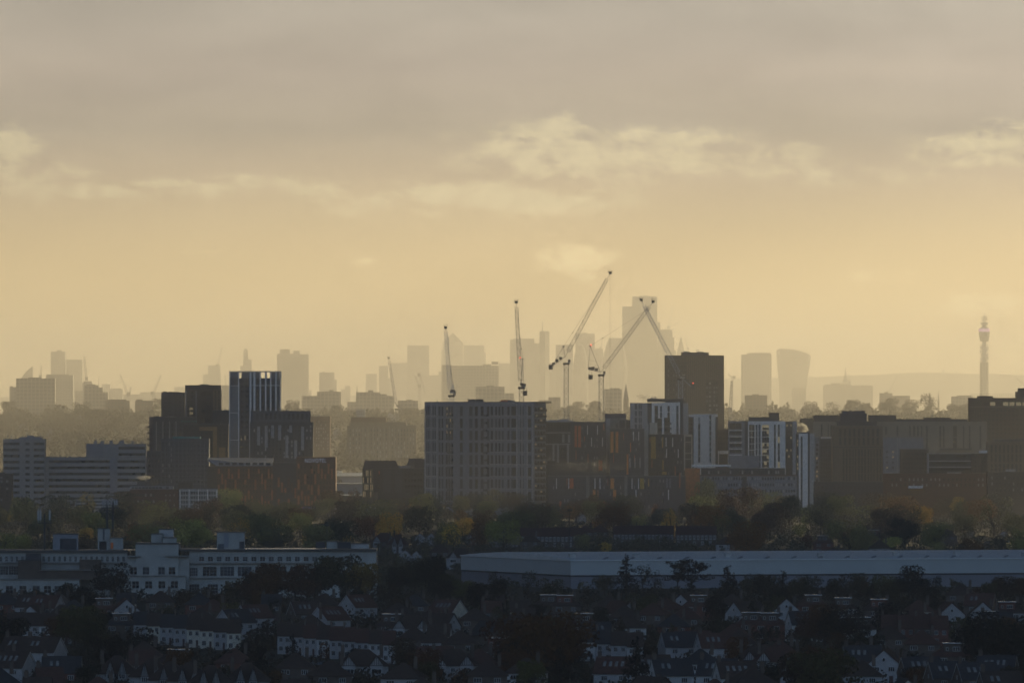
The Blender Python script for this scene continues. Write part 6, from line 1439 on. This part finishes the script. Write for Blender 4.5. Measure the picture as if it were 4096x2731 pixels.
# marked trees, by the photo row of their tops
for t in [('round',445,2264,8,'near black','near'),('round',1370,2222,12,'olive','near'),('round',1440,2250,9,'golden','near'),('broad',1110,2248,10,'orange brown','near'),('broad',1180,2252,10,'rust brown','near'),('round',1050,2262,9,'orange brown','near'),('bush',940,2298,8,'olive','near'),('round',1270,2262,9,'dark green','near'),
  ('round',1715,2224,10,'dark green','near'),('conifer',1760,2222,10,'near black','near'),('round',1660,2250,9,'dark green','near'),('broad',1600,2262,8,'dark green','near'),('broad',1800,2290,9,'olive','near'),('round',1850,2320,8,'yellow green','near'),
  ('sparse',2110,2285,9,'grey green','near'),('sparse',1990,2290,8,'brown','near'),('conifer',2505,2226,13.5,'near black','near'),('sparse',2570,2262,9,'grey green','near'),('broad',2420,2300,7,'olive','near'),('pine',2710,2248,11,'dark green','near'),('pine',2765,2244,12,'near black','near'),('sparse',2620,2284,7,'brown','near'),
  ('conifer',2912,2268,13,'near black','near'),('broad',3010,2292,9,'olive','near'),('round',3060,2300,9,'dark green','near'),('conifer',3132,2286,10,'dark green','near'),('bush',3150,2310,7,'olive','near'),('broad',3230,2304,8,'olive','near'),('broad',3340,2316,7,'dark green','near'),('round',3430,2298,8,'olive','near'),('broad',3530,2300,9,'yellow green','near'),('round',3635,2272,12,'near black','near'),('broad',3560,2330,8,'dark green','near'),('broad',4020,2305,9,'brown','near'),('round',4080,2312,8,'rust brown','near'),('bush',3900,2340,6,'rust brown','near'),('round',3720,2310,8,'dark green','near'),
  ('broad',2190,2452,17,'orange brown','near'),('broad',2110,2470,15,'rust brown','near'),('round',2130,2640,8,'yellow green','near'),('round',2260,2500,13,'rust brown','near'),('round',300,2418,13,'yellow green','near'),('broad',360,2440,12,'olive','near'),('round',250,2460,10,'rust brown','near'),('round',860,2370,8,'brown','near'),('broad',690,2360,8,'brown','near'),('round',930,2408,9,'yellow green','near'),
  ('conifer',1170,2545,9,'near black','near'),('round',1440,2590,6,'near black','near'),('round',1950,2330,11,'near black','near'),('conifer',1975,2340,12,'near black','near'),('broad',3300,2420,11,'orange brown','near'),('broad',3240,2440,10,'rust brown','near'),('round',3360,2430,11,'near black','near'),('broad',3320,2600,14,'olive','near'),('round',3250,2610,13,'brown','near'),('round',3560,2420,10,'near black','near'),('round',3950,2460,13,'near black','near'),('round',4040,2480,13,'dark green','near'),('round',3880,2500,12,'near black','near'),('conifer',2545,2560,13,'near black','near'),('conifer',2950,2620,9,'near black','near'),
  ('round',2890,2478,6,'dark green','near'),('broad',1700,2600,9,'rust brown','near'),('round',1620,2560,8,'brown','near'),('broad',2560,2540,7,'brown','near'),('round',30,2470,10,'near black','near'),('bush',160,2540,4,'olive','near'),('broad',560,2530,8,'near black','near'),('round',420,2545,9,'near black','near'),('round',1010,2560,8,'near black','near'),('broad',900,2590,8,'dark green','near'),('round',2060,2560,10,'near black','near'),('round',3480,2540,9,'dark green','near'),
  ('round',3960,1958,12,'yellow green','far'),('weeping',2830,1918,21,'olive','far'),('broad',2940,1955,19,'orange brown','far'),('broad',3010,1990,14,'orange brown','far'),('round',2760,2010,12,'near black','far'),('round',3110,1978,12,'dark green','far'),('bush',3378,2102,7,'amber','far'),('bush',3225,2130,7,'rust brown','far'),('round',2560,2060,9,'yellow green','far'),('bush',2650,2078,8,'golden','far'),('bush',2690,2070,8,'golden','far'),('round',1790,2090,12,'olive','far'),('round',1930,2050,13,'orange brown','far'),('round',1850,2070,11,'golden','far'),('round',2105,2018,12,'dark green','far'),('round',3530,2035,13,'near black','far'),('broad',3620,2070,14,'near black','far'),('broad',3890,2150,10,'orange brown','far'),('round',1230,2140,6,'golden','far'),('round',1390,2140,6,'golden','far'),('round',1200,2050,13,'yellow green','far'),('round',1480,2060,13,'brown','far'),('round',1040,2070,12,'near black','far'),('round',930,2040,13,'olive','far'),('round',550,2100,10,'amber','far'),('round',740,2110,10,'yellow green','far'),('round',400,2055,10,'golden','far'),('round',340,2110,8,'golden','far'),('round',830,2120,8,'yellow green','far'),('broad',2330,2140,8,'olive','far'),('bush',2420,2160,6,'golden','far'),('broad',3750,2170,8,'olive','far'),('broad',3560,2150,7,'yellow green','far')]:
    k, x, ya, h, c, bl = t; tapex(k, x, ya, h, c, bl)
# belt between the factory / warehouse and the tower blocks
tr = random.Random(42)
for i in range(160):
    yb = tr.choice([tr.uniform(2062, 2110), tr.uniform(2090, 2190), tr.uniform(2110, 2260)])
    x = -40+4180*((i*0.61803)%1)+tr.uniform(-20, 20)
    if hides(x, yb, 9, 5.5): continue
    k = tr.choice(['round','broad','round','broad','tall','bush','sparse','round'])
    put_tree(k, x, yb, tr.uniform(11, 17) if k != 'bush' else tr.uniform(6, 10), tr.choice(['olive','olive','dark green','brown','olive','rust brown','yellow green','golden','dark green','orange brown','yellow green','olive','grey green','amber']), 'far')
# among the houses
for i in range(185):
    yb = tr.uniform(2410, 2800); x = -30+4160*((i*0.7548)%1)+tr.uniform(-30, 30)
    k = tr.choice(['round','broad','bush','round','bush','conifer','sparse'])
    h = {'bush': tr.uniform(3, 6), 'conifer': tr.uniform(7, 11)}.get(k, tr.uniform(6, 10))
    if hides(x, yb, h, 4.5): continue
    put_tree(k, x, yb, h, tr.choice(['dark green','near black','near black','brown','dark green','rust brown','olive','orange brown']), 'near')
# the wooded ridge: one far-off mass
def wood_mass(name, pts, proto_n, leaf, colf, seed):
    rr = np.random.RandomState(seed); base = []
    for k in range(4):
        m, _ = crown_mesh(['round','broad','round','tall'][k], 200+k, proto_n, leaf); a = np.empty(len(m.vertices)*3); m.vertices.foreach_get('co', a); base.append(a.reshape(-1, 3)); bpy.data.meshes.remove(m)
    V = []
    for i, (x, y, z, h, k) in enumerate(pts):
        a = rr.uniform(0, 6.28); b_ = base[k % 4]*np.array([h*1.1, h*1.1, h]); c, s = math.cos(a), math.sin(a)
        V.append(np.stack([b_[:, 0]*c-b_[:, 1]*s+x, b_[:, 0]*s+b_[:, 1]*c+y, b_[:, 2]+z-.15*h], 1))
    V = np.concatenate(V); n = len(V)//4; me = bpy.data.meshes.new(name)
    me.vertices.add(n*4); me.vertices.foreach_set('co', V.ravel()); me.loops.add(n*4); me.loops.foreach_set('vertex_index', np.arange(n*4, dtype=np.int32))
    me.polygons.add(n); me.polygons.foreach_set('loop_start', np.arange(0, n*4, 4, dtype=np.int32)); me.update(calc_edges=True); me.materials.append(colf)
    return tag(link(name, me), kind='stuff')
rg = random.Random(12); pts = []
for i in range(3300):
    y = rg.uniform(6450, 8900); x = rg.uniform(-1, 1)*(.055*y+30)
    h = rg.uniform(7, 13)+(4 if rg.random() < .08 else 0)
    if y > 8300: h *= 1.15
    pts.append((x, y, ground(y), h, rg.randint(0, 3)))
ridge_m = mat('autumn_woodland', (.1,.09,.06), .95, .3, .01, col2=(.17,.135,.075))
wood_mass('ridge_wood', pts, 75, .07, ridge_m, 5)
pts = []
for i in range(900):
    y = rg.uniform(8900, 12500); x = rg.uniform(-1, 1)*(.055*y+30); pts.append((x, y, ground(y), rg.uniform(8, 15), rg.randint(0, 3)))
wood_mass('distant_wood', pts, 50, .09, ridge_m, 6)
# hedges and garden growth between the houses
pts = []
for i in range(2600):
    yb = rg.uniform(2385, 2830); d = dist_of(yb); x = PX(rg.uniform(-60, 4150), d); pts.append((x, d, 0, rg.uniform(2.4, 5.5), rg.randint(0, 2), rg.uniform(0, 1)))
pts = [p[:3]+(p[3] if not hides(p[0]/p[1]*F+CX, YH+EYE*F/p[1], p[3], 5) else rg.uniform(1, 1.8),)+p[4:5] for p in pts]
wood_mass('garden_hedges', pts, 60, .07, mat('garden_growth', (.014,.018,.01), .95, .3, .05, col2=(.05,.035,.018)), 7)
pts = []
for i in range(3600):
    yb = YH+62*F/rg.uniform(3360, 5750); d = dist_of(yb); x = PX(rg.uniform(-60, 4150), d); pts.append((x, d, 0, rg.uniform(2.5, 6), rg.randint(0, 2)))
wood_mass('scrub_growth', [p for p in pts if not hides(p[0]/p[1]*F+CX, YH+EYE*F/p[1], p[3]*.8, 5) and not (3235 < p[1] < 3345 or (p[0] > -25 and 3400 < p[1] < 3640))], 60, .07, mat('scrub', (.05,.05,.035), .95, .3, .04, col2=(.12,.1,.045)), 8)

# skyline crowns that stand up from the ridge (each its own tree)
for x, ya, h, k, c, d in [(3550,1592,20,'broad','brown',8800),(3640,1605,16,'round','brown',8850),(3715,1582,22,'sparse','brown',8750),(3719,1580,17,'conifer','dark green',8700),(3330,1612,16,'sparse','brown',8800),(3410,1600,15,'round','brown',8700),(3455,1612,14,'round','dark green',8600),(3240,1612,15,'round','brown',8800),(3090,1608,15,'conifer','dark green',8700),(3150,1612,14,'conifer','dark green',8650),(2970,1612,15,'conifer','brown',8700),(2600,1614,14,'round','brown',8650),(2375,1606,16,'round','brown',8700),(2300,1606,17,'broad','brown',8700),(2180,1614,14,'round','brown',8750),(1345,1622,15,'round','dark green',8600),(1300,1628,15,'conifer','dark green',8600),(1640,1632,15,'broad','brown',8500),(1170,1606,14,'round','brown',8800),(325,1615,16,'round','dark green',8500),(385,1640,15,'broad','brown',8300),(40,1606,14,'round','brown',8800),(640,1596,15,'round','brown',8850),(3860,1616,16,'round','brown',8750),(3810,1618,15,'broad','brown',8700)]:
    put_tree(k, x, 0, h, c, 'ridge', None, PZ(ya, d)-h*.9, d)
# ---------------------------------------------------------------- labels for repeated houses and trees: looks first, then the neighbour, then the order in its row
SHORT = {k: v for k, v in {'top': 'just below the factory and warehouse', 'upper': 'in the upper street', 'middle': 'in the middle street', 'lower': 'in the lower street', 'bottom': 'along the bottom edge', 'mid': 'beyond the factory and warehouse', 'ridge': 'on the wooded ridge slope'}.items()}
def zone(x): return 'far left' if x < 700 else 'left' if x < 1450 else 'centre left' if x < 2050 else 'centre right' if x < 2700 else 'right' if x < 3400 else 'far right'
def order_label(items, text, cat, group):
    from collections import defaultdict
    g = defaultdict(list)
    for it in items: g[text(it)].append(it)
    for t, L_ in g.items():
        L_.sort(key=lambda i: i['x'])
        for n_, it in enumerate(L_):
            lab = t if len(L_) == 1 else '%s %s' % (ORD[n_]+' from left', t)
            words = lab.split()
            it['o']['label'] = ' '.join(words[:16]); it['o']['category'] = cat(it); it['o']['group'] = group(it)
order_label(HOUSES, lambda h: '%s %s, %s roof, %s, %s' % (WALLN[h['wall']], {'terrace':'terraced house','bayterrace':'terraced house with white bays','endgable':'end house with skylights','tudor':'timber gabled pair','steep':'steep gabled house','hip':'hipped house','dormer':'box dormer house','gablefront':'front gabled house'}[h['kind']], ROOFN[h['roof']].split()[0], zone(h['x']), SHORT[h['row']]),
    lambda h: 'house', lambda h: 'houses in the suburb below' if h['row'] not in ('mid', 'ridge') else 'houses among the trees beyond')
BELT = {'near': 'among the near houses', 'far': 'in the belt below the towers', 'ridge': 'on the skyline ridge'}
order_label(TREES, lambda t: '%s %s %s, %s, %s' % ('large' if t['h'] >= 12 else 'medium' if t['h'] >= 8 else 'small', t['col'], KN[t['kind']], zone(t['x']), BELT[t['belt']]),
    lambda t: 'shrub' if t['kind'] == 'bush' else 'tree', lambda t: {'near': 'trees among the near houses', 'far': 'trees in the belt below the towers', 'ridge': 'trees on the skyline ridge'}[t['belt']])

# ---------------------------------------------------------------- a parked car behind the white terrace
def parked_car(x, yb, yaw, paint, label):
    d = dist_of(yb); r = thing('parked_car', label, 'car', (PX(x, d), d, 0), rad(yaw))
    mb = MB(); mb.ext([(-2.1,.35),(2.1,.35),(2.15,.75),(1.3,.92),(-1.9,.95),(-2.15,.7)], -.85, .85); mb.ext([(-1.7,.951),(1.0,.93),(.4,1.42),(-1.2,1.45)], -.72, .72); b_ = obj('body', mb, paint, r)
    for nm, v in (('windscreen', [(.98,.96),(1.03,.98),(.45,1.4),(.4,1.38)]), ('rear_window', [(-1.72,.98),(-1.24,1.43),(-1.29,1.45),(-1.78,1.0)])):
        mb = MB(); mb.ext(v, -.66, .66); obj(nm, mb, GD, b_)
    for y in (-.735, .725):
        mb = MB(); mb.box(-1.2, .35, y, y+.01, 1.0, 1.36); obj('side_window', mb, GD, b_)
    for wx in (-1.35, 1.35):
        for wy in (-.87, .67):
            mb = MB(); mb.lathe([(.2,0),(.32,.03),(.32,.17),(.2,.2)], 14); o = obj('wheel', mb, M['black'], r, (wx, wy, .32)); o.rotation_euler = (rad(-90), 0, 0)
parked_car(1282, 2662, 12, M['slate'], 'blue grey car parked behind the long white terrace in the middle street')
parked_car(1215, 2668, 5, M['dark'], 'dark car parked left of the blue grey car behind the white terrace')

# ---------------------------------------------------------------- steam and chimney smoke
def plume(name, label, x, y, d, wpx, hpx, dens, seed, lean=0.0, dp=10, floor=.5):
    s = d/F; W, H = wpx*s, hpx*s
    mb = MB(); prof = []
    n, m_ = 12, 9; rr = random.Random(seed)
    for j in range(m_+1):
        t = j/m_
        for i in range(n):
            a = 2*math.pi*i/n; rr_ = math.sin(math.pi*min(1, max(.02, t)))**.6*.5+.02
            mb.v.append(((rr_*math.cos(a)*(.9+.2*rr.random()))*W+lean*(t-.5)*H, rr_*math.sin(a)*dp, (t-.5)*H))
    for j in range(m_):
        for i in range(n): mb.f.append((j*n+i, j*n+(i+1) % n, (j+1)*n+(i+1) % n, (j+1)*n+i)); mb.m.append(0)
    mb.f.append(tuple(range(n-1, -1, -1))); mb.m.append(0); mb.f.append(tuple(m_*n+i for i in range(n))); mb.m.append(0)
    m = bpy.data.materials.new('steam_'+str(seed)); m.use_nodes = True; nt = m.node_tree; nt.nodes.clear()
    o_ = nt.nodes.new('ShaderNodeOutputMaterial'); v = nt.nodes.new('ShaderNodeVolumePrincipled'); v.inputs['Color'].default_value = (.97, .96, .95, 1); v.inputs['Anisotropy'].default_value = .45
    tc = nt.nodes.new('ShaderNodeTexCoord'); nz = nt.nodes.new('ShaderNodeTexNoise'); nz.inputs['Scale'].default_value = 1.1/max(2.0, H*.45); nz.inputs['Detail'].default_value = 4; nz.inputs['Distortion'].default_value = .6
    nt.links.new(tc.outputs['Object'], nz.inputs['Vector'])
    # thin out towards the rim of the puff
    vm = nt.nodes.new('ShaderNodeVectorMath'); vm.operation = 'DIVIDE'; nt.links.new(tc.outputs['Object'], vm.inputs[0]); vm.inputs[1].default_value = (W*.5+abs(lean)*H*.5, dp*.5, H*.5)
    ln = nt.nodes.new('ShaderNodeVectorMath'); ln.operation = 'LENGTH'; nt.links.new(vm.outputs[0], ln.inputs[0])
    fo = nt.nodes.new('ShaderNodeMapRange'); nt.links.new(ln.outputs['Value'], fo.inputs['Value']); fo.inputs['From Min'].default_value = .25; fo.inputs['From Max'].default_value = .98; fo.inputs['To Min'].default_value = 1; fo.inputs['To Max'].default_value = 0
    mr = nt.nodes.new('ShaderNodeMapRange'); nt.links.new(nz.outputs['Fac'], mr.inputs['Value']); mr.inputs['From Min'].default_value = floor; mr.inputs['From Max'].default_value = .72; mr.inputs['To Max'].default_value = dens
    mu = nt.nodes.new('ShaderNodeMath'); mu.operation = 'MULTIPLY'; nt.links.new(mr.outputs[0], mu.inputs[0]); nt.links.new(fo.outputs[0], mu.inputs[1]); nt.links.new(mu.outputs[0], v.inputs['Density'])
    nt.links.new(v.outputs[0], o_.inputs['Volume'])
    o = obj(name, mb, m, None, (PX(x, d), d, PZ(y, d))); return tag(o, label, 'steam', None, 'stuff')
plume('steam_plume', 'white steam rising behind the roof of the white clad tower', 2580, 1586, 6090, 96, 42, .5, 1, .4, 6, .47)
plume('steam_plume', 'bright steam puff between the wide white block and slim striped tower', 3206, 1712, 6100, 52, 52, 2.6, 2, -.3, 10, .42)
plume('steam_plume', 'bright steam on the roof of the grey balconied block', 680, 1671, 6045, 66, 16, 2.25, 3, 0, 8, .4)
plume('steam_plume', 'thin pale steam low in front of the long office slab', 576, 1910, 5600, 70, 22, 1.25, 4, 0, 8, .42)
plume('steam_plume', 'grey drifting smoke over the dark student blocks', 2340, 1865, 5600, 330, 60, 0.05, 5, -.8, 14, .52)
plume('steam_plume', 'sunlit smoke beside the beige framed building', 2195, 1830, 5640, 60, 70, 0.3, 6, .2, 8)
plume('steam_plume', 'faint city smoke drifting right of the tallest tower', 2640, 1340, 17000, 240, 90, 0.03, 7, -.5, 40)
plume('steam_plume', 'faint pale smoke on the far left skyline', 530, 1535, 12000, 200, 44, 0.05, 8, -.8, 30)
plume('steam_plume', 'warm puff of smoke above the right end of the warehouse', 3885, 2136, 4300, 46, 30, 0.875, 9)
plume('steam_plume', 'warm smoke wisps rising beside the orange shrub near the warehouse right end', 3945, 2180, 4250, 40, 44, 0.875, 10)
plume('steam_plume', 'warm smoke puff just above the left part of the warehouse roof', 2180, 2215, 3900, 46, 26, 1.0, 11)
plume('steam_plume', 'warm smoke wisp above the warehouse roof left of the middle', 2325, 2212, 3900, 40, 34, 0.875, 12)
plume('steam_plume', 'pale smoke drifting over the brown terrace beyond the warehouse', 2250, 2185, 4000, 130, 50, 0.15, 13)
def lamp_post(x, yt, yb, d, label):
    s = d/F; r = thing('street_lamp', label, 'lamp post', (PX(x, d), d, 0)); h = PZ(yt, d); mb = MB(); mb.bar((0,0,-.5), (0,0,h-.3), .26, .16, n=6); obj('pole', mb, M['cranedk'], r)
    mb = MB(); mb.lathe([(.3, h-.5), (1.0, h-.1), (1.0, h+.25), (.3, h+.5)], 10); obj('lamp_head', mb, M['cranedk'], r)
lamp_post(2278, 2040, 0, 3900, 'tall mast with a ring of lamps rising beyond the left half of the warehouse')
lamp_post(1308, 2100, 0, 3900, 'thin dark pole standing in the trees above the right part of the factory roof')
